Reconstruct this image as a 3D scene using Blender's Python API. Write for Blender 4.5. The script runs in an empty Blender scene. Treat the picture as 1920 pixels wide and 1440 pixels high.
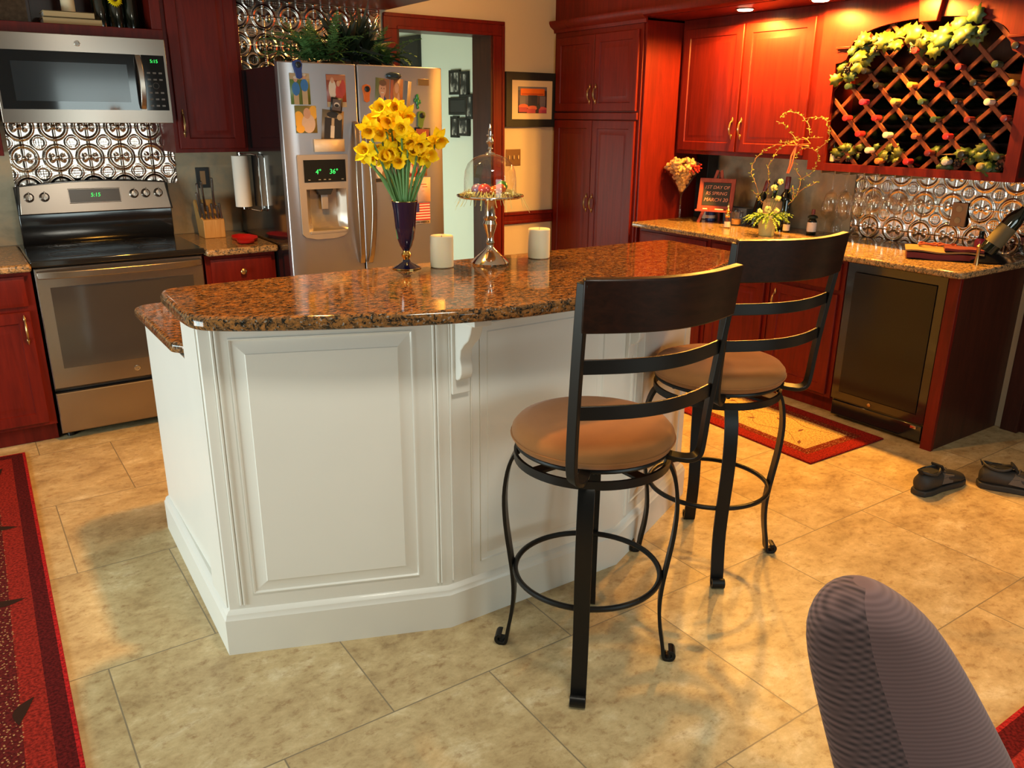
import bpy, bmesh, math, random
from mathutils import Vector, Matrix
C = bpy.context.scene
COL = C.collection
PI = math.pi
V = Vector
random.seed(7)
R = math.radians

# ------------------------------------------------------------------ camera
cam = bpy.data.objects.new('camera', bpy.data.cameras.new('camera'))
COL.objects.link(cam)
yaw, pit, rol = 0.60174676, 0.31933418, -0.0073281
fw = V((math.sin(yaw)*math.cos(pit), math.cos(yaw)*math.cos(pit), -math.sin(pit)))
rt = V((math.cos(yaw), -math.sin(yaw), 0))
dn = fw.cross(rt)
r2 = math.cos(rol)*rt + math.sin(rol)*dn
d2 = -math.sin(rol)*rt + math.cos(rol)*dn
cam.matrix_world = Matrix(((r2.x, -d2.x, -fw.x, 0), (r2.y, -d2.y, -fw.y, 0), (r2.z, -d2.z, -fw.z, 1.56), (0, 0, 0, 1)))
cam.data.sensor_width = 36
cam.data.lens = 1515.64/1920*36
cam.data.clip_start = 0.02
C.camera = cam

# ------------------------------------------------------------------ light and exposure
C.view_settings.view_transform = 'Standard'
C.view_settings.look = 'None'
C.view_settings.gamma = 1
C.view_settings.use_curve_mapping = False
C.view_settings.exposure = -0.22
C.cycles.use_denoising = True
C.cycles.max_bounces = 10
C.cycles.transparent_max_bounces = 16
C.cycles.caustics_reflective = False
C.cycles.caustics_refractive = False
C.cycles.sample_clamp_indirect = 6
w = bpy.data.worlds.new('sky'); C.world = w; w.use_nodes = True
w.node_tree.nodes['Background'].inputs[0].default_value = (0.75, 0.88, 1.0, 1)
w.node_tree.nodes['Background'].inputs[1].default_value = 0.6

def lamp(name, kind, loc, energy, color, target=None, size=0.1, sy=None, spot=None, blend=0.5):
    d = bpy.data.lights.new(name, kind); d.energy = energy; d.color = color
    if kind == 'AREA':
        d.size = size
        if sy: d.shape = 'RECTANGLE'; d.size_y = sy
        else: d.shape = 'DISK'
    else: d.shadow_soft_size = size
    if spot: d.spot_size = R(spot); d.spot_blend = blend
    o = bpy.data.objects.new(name, d); COL.objects.link(o); o.location = loc
    if target: o.rotation_euler = (V(target)-V(loc)).to_track_quat('-Z', 'Y').to_euler()
    return o
WARM = (1.0, 0.45, 0.065)
COOL = (0.84, 1.0, 0.98)
# daylight through the window of the left wall
lamp('window_daylight', 'AREA', (-2.22, 2.6, 0.78), 98, COOL, (0.5, 2.7, 0.75), 1.6, 1.1)
# daylight from the glazed room behind the camera
lamp('rear_daylight', 'AREA', (1.9, -1.9, 1.35), 50, COOL, (1.5, 1.7, 0.5), 2.0, 1.2)
# ceiling panel of the dining area in front of the island
lamp('dining_ceiling_light', 'AREA', (0.95, 0.80, 2.46), 27, (1.0, 0.95, 0.80), (0.85, 0.81, 0), 0.4)
# recessed kitchen ceiling lamps (warm bulbs)
for i, (lx, ly, e) in enumerate(((0.98, 2.74, 48),)):
    lamp('ceiling_bulb', 'SPOT', (lx, ly, 2.44), e*4, WARM, (lx, ly, 0), 0.045, spot=122, blend=0.3)
# bar soffit downlights
for ly, e in ((3.43, 60), (2.93, 60), (2.40, 60)):
    lamp('soffit_bulb', 'SPOT', (3.955, ly, 2.135), e*3.4, WARM, (3.955, ly, 0), 0.035, spot=168, blend=0.3)
# cream wall fill, then hallway light
lamp('cream_wall_fill', 'POINT', (2.6, 4.0, 2.3), 27, (1.0, 0.52, 0.14), size=0.07)  # added to brighten the upper cream wall; no fixture here
lamp('hall_daylight', 'AREA', (1.6, 6.1, 0.85), 34, (0.86, 1.0, 0.88), (3.4, 5.7, 0.9), 0.9, 1.1)

# ------------------------------------------------------------------ materials
def newmat(name):
    m = bpy.data.materials.new(name); m.use_nodes = True
    nt = m.node_tree; b = nt.nodes['Principled BSDF']
    return m, nt, b
def P(name, col, rough=0.5, metal=0.0, coat=0.0, emit=None, es=1.0, trans=0.0, ior=None, sheen=0, sub=0, var=0.06, vs=8.0, bump=0.0, bs=60.0, aniso=0, spec=None):
    m, nt, b = newmat(name)
    c = (*col, 1)
    b.inputs['Base Color'].default_value = c
    b.inputs['Roughness'].default_value = rough
    b.inputs['Metallic'].default_value = metal
    b.inputs['Coat Weight'].default_value = coat
    b.inputs['Coat Roughness'].default_value = 0.08
    b.inputs['Transmission Weight'].default_value = trans
    if spec is not None: b.inputs['Specular IOR Level'].default_value = spec
    if ior: b.inputs['IOR'].default_value = ior
    if sheen: b.inputs['Sheen Weight'].default_value = sheen
    if sub:
        b.inputs['Subsurface Weight'].default_value = sub
        b.inputs['Subsurface Radius'].default_value = (0.02, 0.01, 0.005)
    if emit:
        b.inputs['Emission Color'].default_value = (*emit, 1); b.inputs['Emission Strength'].default_value = es
    tc = nt.nodes.new('ShaderNodeTexCoord')
    if var and not trans:
        n = nt.nodes.new('ShaderNodeTexNoise'); n.inputs['Scale'].default_value = vs; n.inputs['Detail'].default_value = 4
        mx = nt.nodes.new('ShaderNodeMix'); mx.data_type = 'RGBA'
        mx.inputs[6].default_value = (*[v*(1-var) for v in col], 1); mx.inputs[7].default_value = (*[min(1, v*(1+var)) for v in col], 1)
        nt.links.new(tc.outputs['Object'], n.inputs['Vector']); nt.links.new(n.outputs['Fac'], mx.inputs[0])
        nt.links.new(mx.outputs[2], b.inputs['Base Color'])
    if bump:
        n = nt.nodes.new('ShaderNodeTexNoise'); n.inputs['Scale'].default_value = bs; n.inputs['Detail'].default_value = 3
        bp = nt.nodes.new('ShaderNodeBump'); bp.inputs['Strength'].default_value = bump; bp.inputs['Distance'].default_value = 0.002
        nt.links.new(tc.outputs['Object'], n.inputs['Vector']); nt.links.new(n.outputs['Fac'], bp.inputs['Height']); nt.links.new(bp.outputs[0], b.inputs['Normal'])
    return m
def ramp(nt, stops, interp='LINEAR'):
    r = nt.nodes.new('ShaderNodeValToRGB'); e = r.color_ramp.elements; r.color_ramp.interpolation = interp
    e[0].position = stops[0][0]; e[0].color = (*stops[0][1], 1)
    e[1].position = stops[-1][0]; e[1].color = (*stops[-1][1], 1)
    for p, c in stops[1:-1]:
        k = e.new(p); k.color = (*c, 1)
    return r
def noise(nt, vec, scale, detail=5, rough=0.6, dist=0.0):
    n = nt.nodes.new('ShaderNodeTexNoise'); n.inputs['Scale'].default_value = scale
    n.inputs['Detail'].default_value = detail; n.inputs['Roughness'].default_value = rough; n.inputs['Distortion'].default_value = dist
    nt.links.new(vec, n.inputs['Vector']); return n
def mapping(nt, scale=(1, 1, 1), loc=(0, 0, 0), rot=(0, 0, 0)):
    tc = nt.nodes.new('ShaderNodeTexCoord'); mp = nt.nodes.new('ShaderNodeMapping')
    mp.inputs['Scale'].default_value = scale; mp.inputs['Location'].default_value = loc; mp.inputs['Rotation'].default_value = rot
    nt.links.new(tc.outputs['Object'], mp.inputs['Vector']); return mp.outputs['Vector']
def mixc(nt, f, a, b):
    m = nt.nodes.new('ShaderNodeMix'); m.data_type = 'RGBA'
    for s, v in ((0, f), (6, a), (7, b)):
        if isinstance(v, (int, float)): m.inputs[s].default_value = v
        elif isinstance(v, tuple): m.inputs[s].default_value = (*v, 1)
        else: nt.links.new(v, m.inputs[s])
    return m.outputs[2]
def wood(name, c1, c2, rough=0.32, coat=0.35, sc=(18, 18, 1.6)):
    m, nt, b = newmat(name)
    v = mapping(nt, sc)
    n = noise(nt, v, 2.2, 6, 0.65, 0.5)
    r = ramp(nt, [(0.30, c1), (0.72, c2)])
    nt.links.new(n.outputs['Fac'], r.inputs[0]); nt.links.new(r.outputs[0], b.inputs['Base Color'])
    b.inputs['Roughness'].default_value = rough; b.inputs['Coat Weight'].default_value = coat; b.inputs['Coat Roughness'].default_value = 0.18; b.inputs['Specular IOR Level'].default_value = 0.22
    return m
def granite(name, base, mid, dark, grey, rough=0.07, sc=1.0):
    m, nt, b = newmat(name)
    v = mapping(nt, (1.0, 1.6, 1.3))
    n1 = noise(nt, v, 44*sc, 8, 0.72, 0.5)
    r1 = ramp(nt, [(0.40, dark), (0.47, mid), (0.58, base), (0.72, tuple(min(1, x*1.45) for x in base))])
    nt.links.new(n1.outputs['Fac'], r1.inputs[0])
    n2 = noise(nt, v, 75*sc, 4, 0.6)
    r2_ = ramp(nt, [(0.40, (1, 1, 1)), (0.46, (0, 0, 0))])
    nt.links.new(n2.outputs['Fac'], r2_.inputs[0])
    c = mixc(nt, r2_.outputs[0], r1.outputs[0], dark)
    n3 = noise(nt, v, 120*sc, 3, 0.5)
    r3 = ramp(nt, [(0.62, (0, 0, 0)), (0.68, (1, 1, 1))])
    nt.links.new(n3.outputs['Fac'], r3.inputs[0])
    c = mixc(nt, r3.outputs[0], c, grey)
    nt.links.new(c, b.inputs['Base Color'])
    b.inputs['Roughness'].default_value = rough; b.inputs['Specular IOR Level'].default_value = 0.42
    return m
M = {}
M['cherry'] = wood('cherry', (0.085, 0.0045, 0.0024), (0.155, 0.0092, 0.004), 0.45, 0.03)
M['walnut_rail'] = wood('dark_walnut', (0.006, 0.002, 0.0013), (0.022, 0.006, 0.003), 0.36, 0.0, (3, 30, 30))
M['bamboo'] = wood('light_wood', (0.55, 0.28, 0.08), (0.70, 0.40, 0.14), 0.45, 0.1, (40, 40, 3))
M['lattice'] = wood('lattice_wood', (0.12, 0.03, 0.012), (0.24, 0.07, 0.03), 0.45, 0.1)
M['granite'] = granite('island_granite', (0.30, 0.125, 0.034), (0.15, 0.075, 0.028), (0.014, 0.014, 0.012), (0.26, 0.24, 0.21))
M['granite2'] = granite('counter_granite', (0.46, 0.27, 0.12), (0.30, 0.19, 0.09), (0.07, 0.06, 0.045), (0.45, 0.38, 0.28), 0.1)
M['white'] = P('painted_white_wood', (0.76, 0.74, 0.68), 0.42, coat=0.15, var=0.02)
M['steel'] = P('brushed_steel', (0.35, 0.295, 0.25), 0.26, 0.95, var=0.05, vs=3)
M['fridge_steel'] = P('satin_steel', (0.44, 0.42, 0.44), 0.34, 0.92, var=0.04, vs=3)
M['steel_dark'] = P('dark_steel_edge', (0.2, 0.18, 0.17), 0.3, 0.9)
M['black'] = P('black_enamel', (0.008, 0.008, 0.009), 0.12, coat=0.5)
M['blackglass'] = P('black_glass', (0.012, 0.013, 0.014), 0.06, coat=0.6)
M['ovenglass'] = P('oven_window_glass', (0.045, 0.038, 0.034), 0.12, coat=0.5)
M['coolerglass'] = P('cooler_door_glass', (0.012, 0.010, 0.008), 0.16, spec=0.3)
M['iron'] = P('black_iron', (0.008, 0.0075, 0.007), 0.36, 0.3, spec=0.35)
M['suede'] = P('tan_suede', (0.28, 0.115, 0.034), 0.95, spec=0.2, sheen=0.12, var=0.14, vs=14, bump=0.15, bs=260)
M['chrome'] = P('polished_silver', (0.82, 0.79, 0.74), 0.10, 1.0, var=0)
M['brass'] = P('antique_brass', (0.45, 0.28, 0.12), 0.28, 0.9)
M['gold'] = P('gold_trim', (0.85, 0.55, 0.15), 0.18, 1.0)
M['cobalt'] = P('dark_blue_glaze', (0.006, 0.005, 0.028), 0.08, coat=0.8)
M['wax'] = P('ivory_wax', (0.84, 0.71, 0.47), 0.55, sub=0.25, var=0.03)
def glassmat(name, col, rough=0.0):
    m, nt, b = newmat(name)
    nt.nodes.remove(b)
    g = nt.nodes.new('ShaderNodeBsdfGlossy'); g.inputs[0].default_value = (1, 1, 1, 1); g.inputs[1].default_value = 0.03
    t = nt.nodes.new('ShaderNodeBsdfTransparent'); t.inputs[0].default_value = (*col, 1)
    f = nt.nodes.new('ShaderNodeLayerWeight'); f.inputs[0].default_value = 0.5
    pw = nt.nodes.new('ShaderNodeMath'); pw.operation = 'POWER'; pw.inputs[1].default_value = 3.0
    ma = nt.nodes.new('ShaderNodeMath'); ma.operation = 'MULTIPLY_ADD'; ma.inputs[1].default_value = 0.55; ma.inputs[2].default_value = 0.045
    mx = nt.nodes.new('ShaderNodeMixShader'); o = nt.nodes['Material Output']
    nt.links.new(f.outputs['Facing'], pw.inputs[0]); nt.links.new(pw.outputs[0], ma.inputs[0])
    nt.links.new(ma.outputs[0], mx.inputs[0]); nt.links.new(t.outputs[0], mx.inputs[1]); nt.links.new(g.outputs[0], mx.inputs[2]); nt.links.new(mx.outputs[0], o.inputs[0])
    return m
M['glass'] = glassmat('clear_glass', (0.97, 0.965, 0.95))
M['bottleglass'] = P('dark_bottle_glass', (0.006, 0.010, 0.006), 0.06, coat=0.6)
M['cream'] = P('cream_wall_paint', (0.56, 0.46, 0.32), 0.85, var=0.03, vs=3, bump=0.1, bs=120)
M['hallwall'] = P('pale_green_wall_paint', (0.66, 0.71, 0.60), 0.85, var=0.03, vs=3)
M['ceiling'] = P('ceiling_paint', (0.5, 0.46, 0.38), 0.9)
M['taupe'] = P('taupe_wall_paint', (0.15, 0.14, 0.14), 0.9)
M['tin'] = P('pressed_tin', (0.60, 0.53, 0.47), 0.15, 1.0, var=0)
M['plate'] = P('bronze_plate', (0.30, 0.17, 0.08), 0.35, 0.7)
M['blackplastic'] = P('black_plastic', (0.012, 0.012, 0.012), 0.4)
M['green_led'] = P('green_digits', (0, 0.1, 0), 0.5, emit=(0.05, 1.0, 0.15), es=1.6, var=0)
M['bulb'] = P('lamp_lens', (1, 0.9, 0.7), 0.5, emit=(1.0, 0.82, 0.5), es=22, var=0)
M['petal'] = P('daffodil_petal', (0.96, 0.70, 0.006), 0.6, spec=0.2, var=0.10, vs=60)
M['trumpet'] = P('daffodil_trumpet', (0.96, 0.54, 0.004), 0.6, spec=0.2, var=0.12, vs=90)
M['stem'] = P('green_stem', (0.10, 0.24, 0.06), 0.5)
M['fern'] = P('fern_green', (0.075, 0.165, 0.04), 0.6, var=0.3, vs=20)
M['ferndark'] = P('dark_plant_leaf', (0.012, 0.022, 0.010), 0.5)
M['leaf'] = P('grape_leaf', (0.075, 0.092, 0.008), 0.5, var=0.35, vs=14)
M['leafdark'] = P('dark_grape_leaf', (0.035, 0.07, 0.015), 0.5, var=0.3, vs=14)
M['sprig'] = P('light_green_sprig', (0.28, 0.33, 0.04), 0.6)
M['twig'] = P('curly_twig', (0.26, 0.13, 0.05), 0.6)
M['yellowflower'] = P('pale_yellow_blossom', (0.85, 0.78, 0.30), 0.6)
M['potgreen'] = P('pale_green_pot', (0.50, 0.50, 0.20), 0.5)
M['ribbon'] = P('orange_ribbon', (0.75, 0.18, 0.06), 0.4)
M['cork'] = P('cork', (0.50, 0.30, 0.13), 0.85, var=0.2, vs=80)
M['berry'] = P('red_berries', (0.45, 0.03, 0.02), 0.3)
M['red'] = P('red_silicone', (0.62, 0.015, 0.015), 0.35)
M['paper'] = P('white_paper', (0.80, 0.76, 0.68), 0.8)
M['slate'] = P('chalkboard_slate', (0.035, 0.035, 0.03), 0.8, var=0.3, vs=20)
M['chalk'] = P('orange_chalk', (0.75, 0.33, 0.20), 0.9)
M['chalkw'] = P('pale_chalk', (0.75, 0.70, 0.55), 0.9)
M['shoe'] = P('black_shoe_leather', (0.022, 0.019, 0.017), 0.6, bump=0.3, bs=150, var=0.3, vs=30)
M['shoegrey'] = P('grey_shoe_mesh', (0.10, 0.08, 0.065), 0.85, bump=0.4, bs=300)
M['shoein'] = P('shoe_lining', (0.006, 0.006, 0.006), 0.9)
M['straw'] = P('paper_grass', (0.70, 0.66, 0.22), 0.7)
M['label'] = P('bottle_label', (0.55, 0.50, 0.36), 0.7)
M['winelabel'] = P('dark_bottle_label', (0.11, 0.09, 0.045), 0.7)
M['clothred'] = P('burgundy_cloth', (0.12, 0.012, 0.016), 0.8, bump=0.4, bs=90)
M['clothcream'] = P('cream_cloth', (0.50, 0.36, 0.18), 0.8)
M['matcream'] = P('cream_napkin', (0.24, 0.15, 0.06), 0.9)
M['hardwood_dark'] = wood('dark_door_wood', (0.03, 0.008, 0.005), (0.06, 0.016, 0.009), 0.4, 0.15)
M['magnetblack'] = P('black_magnet', (0.01, 0.01, 0.01), 0.3)
M['orangefoil'] = P('orange_foil', (0.62, 0.18, 0.04), 0.35, 0.3)
CAPS = {'m': ((0.62, 0.03, 0.09), 'bright pink'), 'r': ((0.50, 0.02, 0.025), 'red'), 'd': ((0.16, 0.015, 0.015), 'dark red'), 'o': ((0.62, 0.20, 0.04), 'orange'), 'w': ((0.74, 0.70, 0.58), 'white'),
        'k': ((0.010, 0.009, 0.010), 'black'), 'g': ((0.03, 0.06, 0.03), 'dark green'), 'y': ((0.40, 0.30, 0.10), 'gold'), 'b': ((0.35, 0.10, 0.04), 'copper'), 's': ((0.50, 0.48, 0.50), 'silver')}
for k, (c, n) in CAPS.items(): M['cap'+k] = P(n.replace(' ', '_')+'_capsule', c, 0.35, coat=0.3)

# floor tiles
def tilemat():
    m, nt, b = newmat('travertine_floor_tile')
    tc = nt.nodes.new('ShaderNodeTexCoord')
    br = nt.nodes.new('ShaderNodeTexBrick'); br.offset = 0.5; br.offset_frequency = 2
    mp = nt.nodes.new('ShaderNodeMapping'); mp.inputs['Location'].default_value = (0.155+0.62*4, -0.42+0.635*4, 0)
    nt.links.new(tc.outputs['Object'], mp.inputs['Vector']); nt.links.new(mp.outputs[0], br.inputs['Vector'])
    br.inputs['Scale'].default_value = 1; br.inputs['Brick Width'].default_value = 0.62; br.inputs['Row Height'].default_value = 0.635
    br.inputs['Mortar Size'].default_value = 0.0024; br.inputs['Mortar Smooth'].default_value = 0.3
    br.inputs['Color1'].default_value = (0.0, 0.0, 0.0, 1); br.inputs['Color2'].default_value = (1, 1, 1, 1); br.inputs['Bias'].default_value = 0
    # tone per tile drives the offset of the stone figure
    ad = nt.nodes.new('ShaderNodeVectorMath'); ad.operation = 'MULTIPLY_ADD'
    nt.links.new(br.outputs['Color'], ad.inputs[0]); ad.inputs[1].default_value = (3.1, 5.7, 2.3); nt.links.new(tc.outputs['Object'], ad.inputs[2])
    st = nt.nodes.new('ShaderNodeMapping'); st.inputs['Scale'].default_value = (1.0, 1.35, 1); nt.links.new(ad.outputs[0], st.inputs['Vector'])
    n1 = noise(nt, st.outputs[0], 5.5, 9, 0.72, 0.25)
    r1 = ramp(nt, [(0.30, (0.32, 0.22, 0.105)), (0.44, (0.46, 0.335, 0.17)), (0.56, (0.56, 0.43, 0.23)), (0.70, (0.72, 0.61, 0.40))])
    nt.links.new(n1.outputs['Fac'], r1.inputs[0])
    n2 = noise(nt, st.outputs[0], 26, 6, 0.75, 0.2)
    r2_ = ramp(nt, [(0.32, (0.62, 0.47, 0.36)), (0.46, (0.98, 0.95, 0.90)), (0.70, (1.18, 1.17, 1.14))])
    nt.links.new(n2.outputs['Fac'], r2_.inputs[0])
    ml = nt.nodes.new('ShaderNodeMix'); ml.data_type = 'RGBA'; ml.blend_type = 'MULTIPLY'; ml.inputs[0].default_value = 0.8
    nt.links.new(r1.outputs[0], ml.inputs[6]); nt.links.new(r2_.outputs[0], ml.inputs[7])
    c = mixc(nt, br.outputs['Fac'], ml.outputs[2], (0.24, 0.185, 0.11))
    nt.links.new(c, b.inputs['Base Color'])
    b.inputs['Roughness'].default_value = 0.42
    bp = nt.nodes.new('ShaderNodeBump'); bp.inputs['Strength'].default_value = 0.25; bp.inputs['Distance'].default_value = 0.003; bp.invert = True
    nt.links.new(br.outputs['Fac'], bp.inputs['Height']); nt.links.new(bp.outputs[0], b.inputs['Normal'])
    return m
M['floortile'] = tilemat()
def stonemat():
    m, nt, b = newmat('slate_backsplash_tile')
    v = mapping(nt, (1, 1, 1), (0.06, 0, 0.0))
    n1 = noise(nt, v, 5.5, 7, 0.65, 0.4)
    r1 = ramp(nt, [(0.3, (0.24, 0.22, 0.15)), (0.5, (0.40, 0.33, 0.22)), (0.7, (0.55, 0.38, 0.22))])
    nt.links.new(n1.outputs['Fac'], r1.inputs[0]); nt.links.new(r1.outputs[0], b.inputs['Base Color'])
    b.inputs['Roughness'].default_value = 0.5
    return m
M['stone'] = stonemat()
def rugmat(name, field, w_, h_, red=(0.26, 0.018, 0.014)):
    # colour bands by distance from the rug edge, sized in metres; leaf scrolls in the field
    m, nt, b = newmat(name)
    tc = nt.nodes.new('ShaderNodeTexCoord'); sp = nt.nodes.new('ShaderNodeSeparateXYZ'); nt.links.new(tc.outputs['Object'], sp.inputs[0])
    def mth(op, a, b_=None):
        n = nt.nodes.new('ShaderNodeMath'); n.operation = op
        for i, x in enumerate((a, b_)):
            if x is None: continue
            if isinstance(x, (int, float)): n.inputs[i].default_value = x
            else: nt.links.new(x, n.inputs[i])
        return n.outputs[0]
    dx = mth('SUBTRACT', w_/2, mth('ABSOLUTE', sp.outputs[0])); dy = mth('SUBTRACT', h_/2, mth('ABSOLUTE', sp.outputs[1]))
    d = mth('MINIMUM', dx, dy)
    return m, nt, b, d, tc, mth

# ------------------------------------------------------------------ mesh helpers
OFF = {}
class MB:
    def __init__(s): s.bm = bmesh.new(); s.mi = 0
    def _f(s, vs, sm=True):
        try:
            f = s.bm.faces.new(vs); f.material_index = s.mi; f.smooth = sm; return f
        except ValueError: return None
    def v(s, co): return s.bm.verts.new(co)
    def quad(s, a, b, c, d): return s._f([s.v(a), s.v(b), s.v(c), s.v(d)])
    def poly(s, pts): return s._f([s.v(p) for p in pts])
    def box(s, x0, x1, y0, y1, z0, z1, M4=None):
        p = [(x0, y0, z0), (x1, y0, z0), (x1, y1, z0), (x0, y1, z0), (x0, y0, z1), (x1, y0, z1), (x1, y1, z1), (x0, y1, z1)]
        if M4 is not None: p = [M4 @ V(q) for q in p]
        v = [s.v(q) for q in p]
        for f in ((0, 3, 2, 1), (4, 5, 6, 7), (0, 1, 5, 4), (1, 2, 6, 5), (2, 3, 7, 6), (3, 0, 4, 7)): s._f([v[i] for i in f])
        return s
    def prism(s, poly, z0, z1, M4=None):
        a = [V((x, y, z0)) for x, y in poly]; b = [V((x, y, z1)) for x, y in poly]
        if M4 is not None: a = [M4 @ q for q in a]; b = [M4 @ q for q in b]
        a = [s.v(q) for q in a]; b = [s.v(q) for q in b]; n = len(a)
        s._f(a[::-1]); s._f(b)
        for i in range(n): s._f([a[i], a[(i+1) % n], b[(i+1) % n], b[i]])
        return s
    def rings(s, rs, close=True, cap0=True, cap1=True):
        vs = [[s.v(p) for p in r] for r in rs]
        for a, b in zip(vs, vs[1:]):
            n = len(a)
            for i in range(n if close else n-1): s._f([a[i], a[(i+1) % n], b[(i+1) % n], b[i]])
        if close and cap0: s._f(vs[0][::-1])
        if close and cap1: s._f(vs[-1])
        return s
    def lathe(s, prof, c=(0, 0, 0), n=24, axis=None, cap0=True, cap1=True, sx=1, sy=1):
        q = V((0, 0, 1)).rotation_difference(V(axis)) if axis is not None else None
        rs = []
        for r, z in prof:
            ring = []
            for i in range(n):
                p = V((math.cos(2*PI*i/n)*max(r, 1e-4)*sx, math.sin(2*PI*i/n)*max(r, 1e-4)*sy, z))
                if q: p = q @ p
                ring.append(p+V(c))
            rs.append(ring)
        return s.rings(rs, True, cap0, cap1)
    def cyl(s, a, b, r0, r1=None, n=12):
        a = V(a); b = V(b); r1 = r0 if r1 is None else r1
        return s.lathe([(r0, 0), (r1, (b-a).length)], a, n, (b-a).normalized())
    def sphere(s, c, r, n=12, sc=(1, 1, 1)):
        rs = []
        for j in range(n//2+1):
            t = -PI/2+PI*j/(n//2); rr = max(math.cos(t)*r, 1e-4)
            rs.append([V((c[0]+rr*math.cos(2*PI*i/n)*sc[0], c[1]+rr*math.sin(2*PI*i/n)*sc[1], c[2]+r*math.sin(t)*sc[2])) for i in range(n)])
        return s.rings(rs)
    def tube(s, pts, r, n=8, closed=False):
        pts = [V(p) for p in pts]; N = len(pts); rs = []; up = None
        for i, p in enumerate(pts):
            if closed: t = (pts[(i+1) % N]-pts[i-1]).normalized()
            else: t = (pts[min(i+1, N-1)]-pts[max(i-1, 0)]).normalized()
            if up is None:
                up = V((0, 0, 1)) if abs(t.z) < 0.9 else V((1, 0, 0))
            u = (up-t*up.dot(t)).normalized(); up = u; w_ = t.cross(u)
            rr = r[i] if isinstance(r, (list, tuple)) else r
            rs.append([p+u*math.cos(2*PI*k/n)*rr+w_*math.sin(2*PI*k/n)*rr for k in range(n)])
        if closed:
            vs = [[s.v(p) for p in q] for q in rs]
            for i in range(N):
                a, b = vs[i], vs[(i+1) % N]
                for k in range(n): s._f([a[k], a[(k+1) % n], b[(k+1) % n], b[k]])
            return s
        return s.rings(rs)
    def bar(s, pts, W, w_, t_, closed=False):
        # flat bar swept along pts; W = width direction (vector or one per point), w_ width, t_ thickness
        pts = [V(p) for p in pts]; N = len(pts); rs = []
        for i, p in enumerate(pts):
            if closed: T = (pts[(i+1) % N]-pts[i-1]).normalized()
            else: T = (pts[min(i+1, N-1)]-pts[max(i-1, 0)]).normalized()
            Wd = V(W[i]) if isinstance(W, list) else V(W)
            Wd = (Wd-T*Wd.dot(T)).normalized(); B = T.cross(Wd)
            a, b = Wd*w_/2, B*t_/2
            rs.append([p-a-b, p+a-b, p+a+b, p-a+b])
        if closed: rs.append(rs[0])
        return s.rings(rs, True, not closed, not closed)
    def raised(s, O, U, Vv, N, w_, h_, prof, t_=0.02):
        # concentric rectangles: prof = (inset, depth out along N)
        O, U, Vv, N = V(O), V(U), V(Vv), V(N)
        rs = []
        for ins, d in [(0, -t_)]+prof:
            rs.append([O+U*ins+Vv*ins+N*d, O+U*(w_-ins)+Vv*ins+N*d, O+U*(w_-ins)+Vv*(h_-ins)+N*d, O+U*ins+Vv*(h_-ins)+N*d])
        vs = [[s.v(p) for p in r] for r in rs]
        for a, b in zip(vs, vs[1:]):
            for i in range(4): s._f([a[i], a[(i+1) % 4], b[(i+1) % 4], b[i]])
        s._f(vs[-1]); s._f(vs[0][::-1])
        return s
def obj(name, mb, mats, parent=None, bev=0, seg=2, sharp=35, sub=0, solid=0):
    me = bpy.data.meshes.new(name); bm = mb.bm
    bmesh.ops.recalc_face_normals(bm, faces=bm.faces[:])
    bm.to_mesh(me); bm.free()
    if not isinstance(mats, (list, tuple)): mats = [mats]
    for m in mats: me.materials.append(M[m] if isinstance(m, str) else m)
    if parent is not None and parent.name in OFF:
        off = OFF[parent.name]; me.transform(Matrix.Translation(-off))
    o = bpy.data.objects.new(name, me); COL.objects.link(o)
    if parent is not None:
        o.parent = parent
        if parent.name in OFF: OFF[o.name] = OFF[parent.name]
    try: me.set_sharp_from_angle(angle=R(sharp))
    except Exception: pass
    if solid:
        k = o.modifiers.new('s', 'SOLIDIFY'); k.thickness = solid; k.offset = 0
    if bev:
        k = o.modifiers.new('b', 'BEVEL'); k.width = bev; k.segments = seg; k.limit_method = 'ANGLE'; k.angle_limit = R(35)
    if sub:
        k = o.modifiers.new('u', 'SUBSURF'); k.levels = sub; k.render_levels = sub
    return o
def thing(name, label, cat, loc=(0, 0, 0), rot=0, group=None, w=True):
    # w=True: children are given in world coordinates; w=False: in the thing's own frame
    o = bpy.data.objects.new(name, None); COL.objects.link(o); o.empty_display_size = 0.05
    o.location = loc; o.rotation_euler = (0, 0, rot); o['label'] = label; o['category'] = cat
    if group: o['group'] = group
    if w: OFF[o.name] = V(loc)
    return o
def tag(o, label, cat, group=None):
    o['label'] = label; o['category'] = cat
    if group: o['group'] = group
    return o
def place(o, loc):
    # give a single-mesh thing its own base as origin
    o.data.transform(Matrix.Translation(-V(loc))); o.location = loc; return o
def struct(name, mb, mat, **k):
    o = obj(name, mb, mat, **k); o['kind'] = 'structure'; return o
def dup(root, loc, rot, label=None, group=None):
    r = root.copy(); COL.objects.link(r); r.location = loc
    r.rotation_euler = rot if isinstance(rot, tuple) else (0, 0, rot)
    if label: r['label'] = label
    if group: r['group'] = group
    for ch in [c for c in bpy.data.objects if c.parent == root]:
        c = ch.copy(); COL.objects.link(c); c.parent = r
        for g in [q for q in bpy.data.objects if q.parent == ch]:
            d = g.copy(); COL.objects.link(d); d.parent = c
    return r
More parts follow.
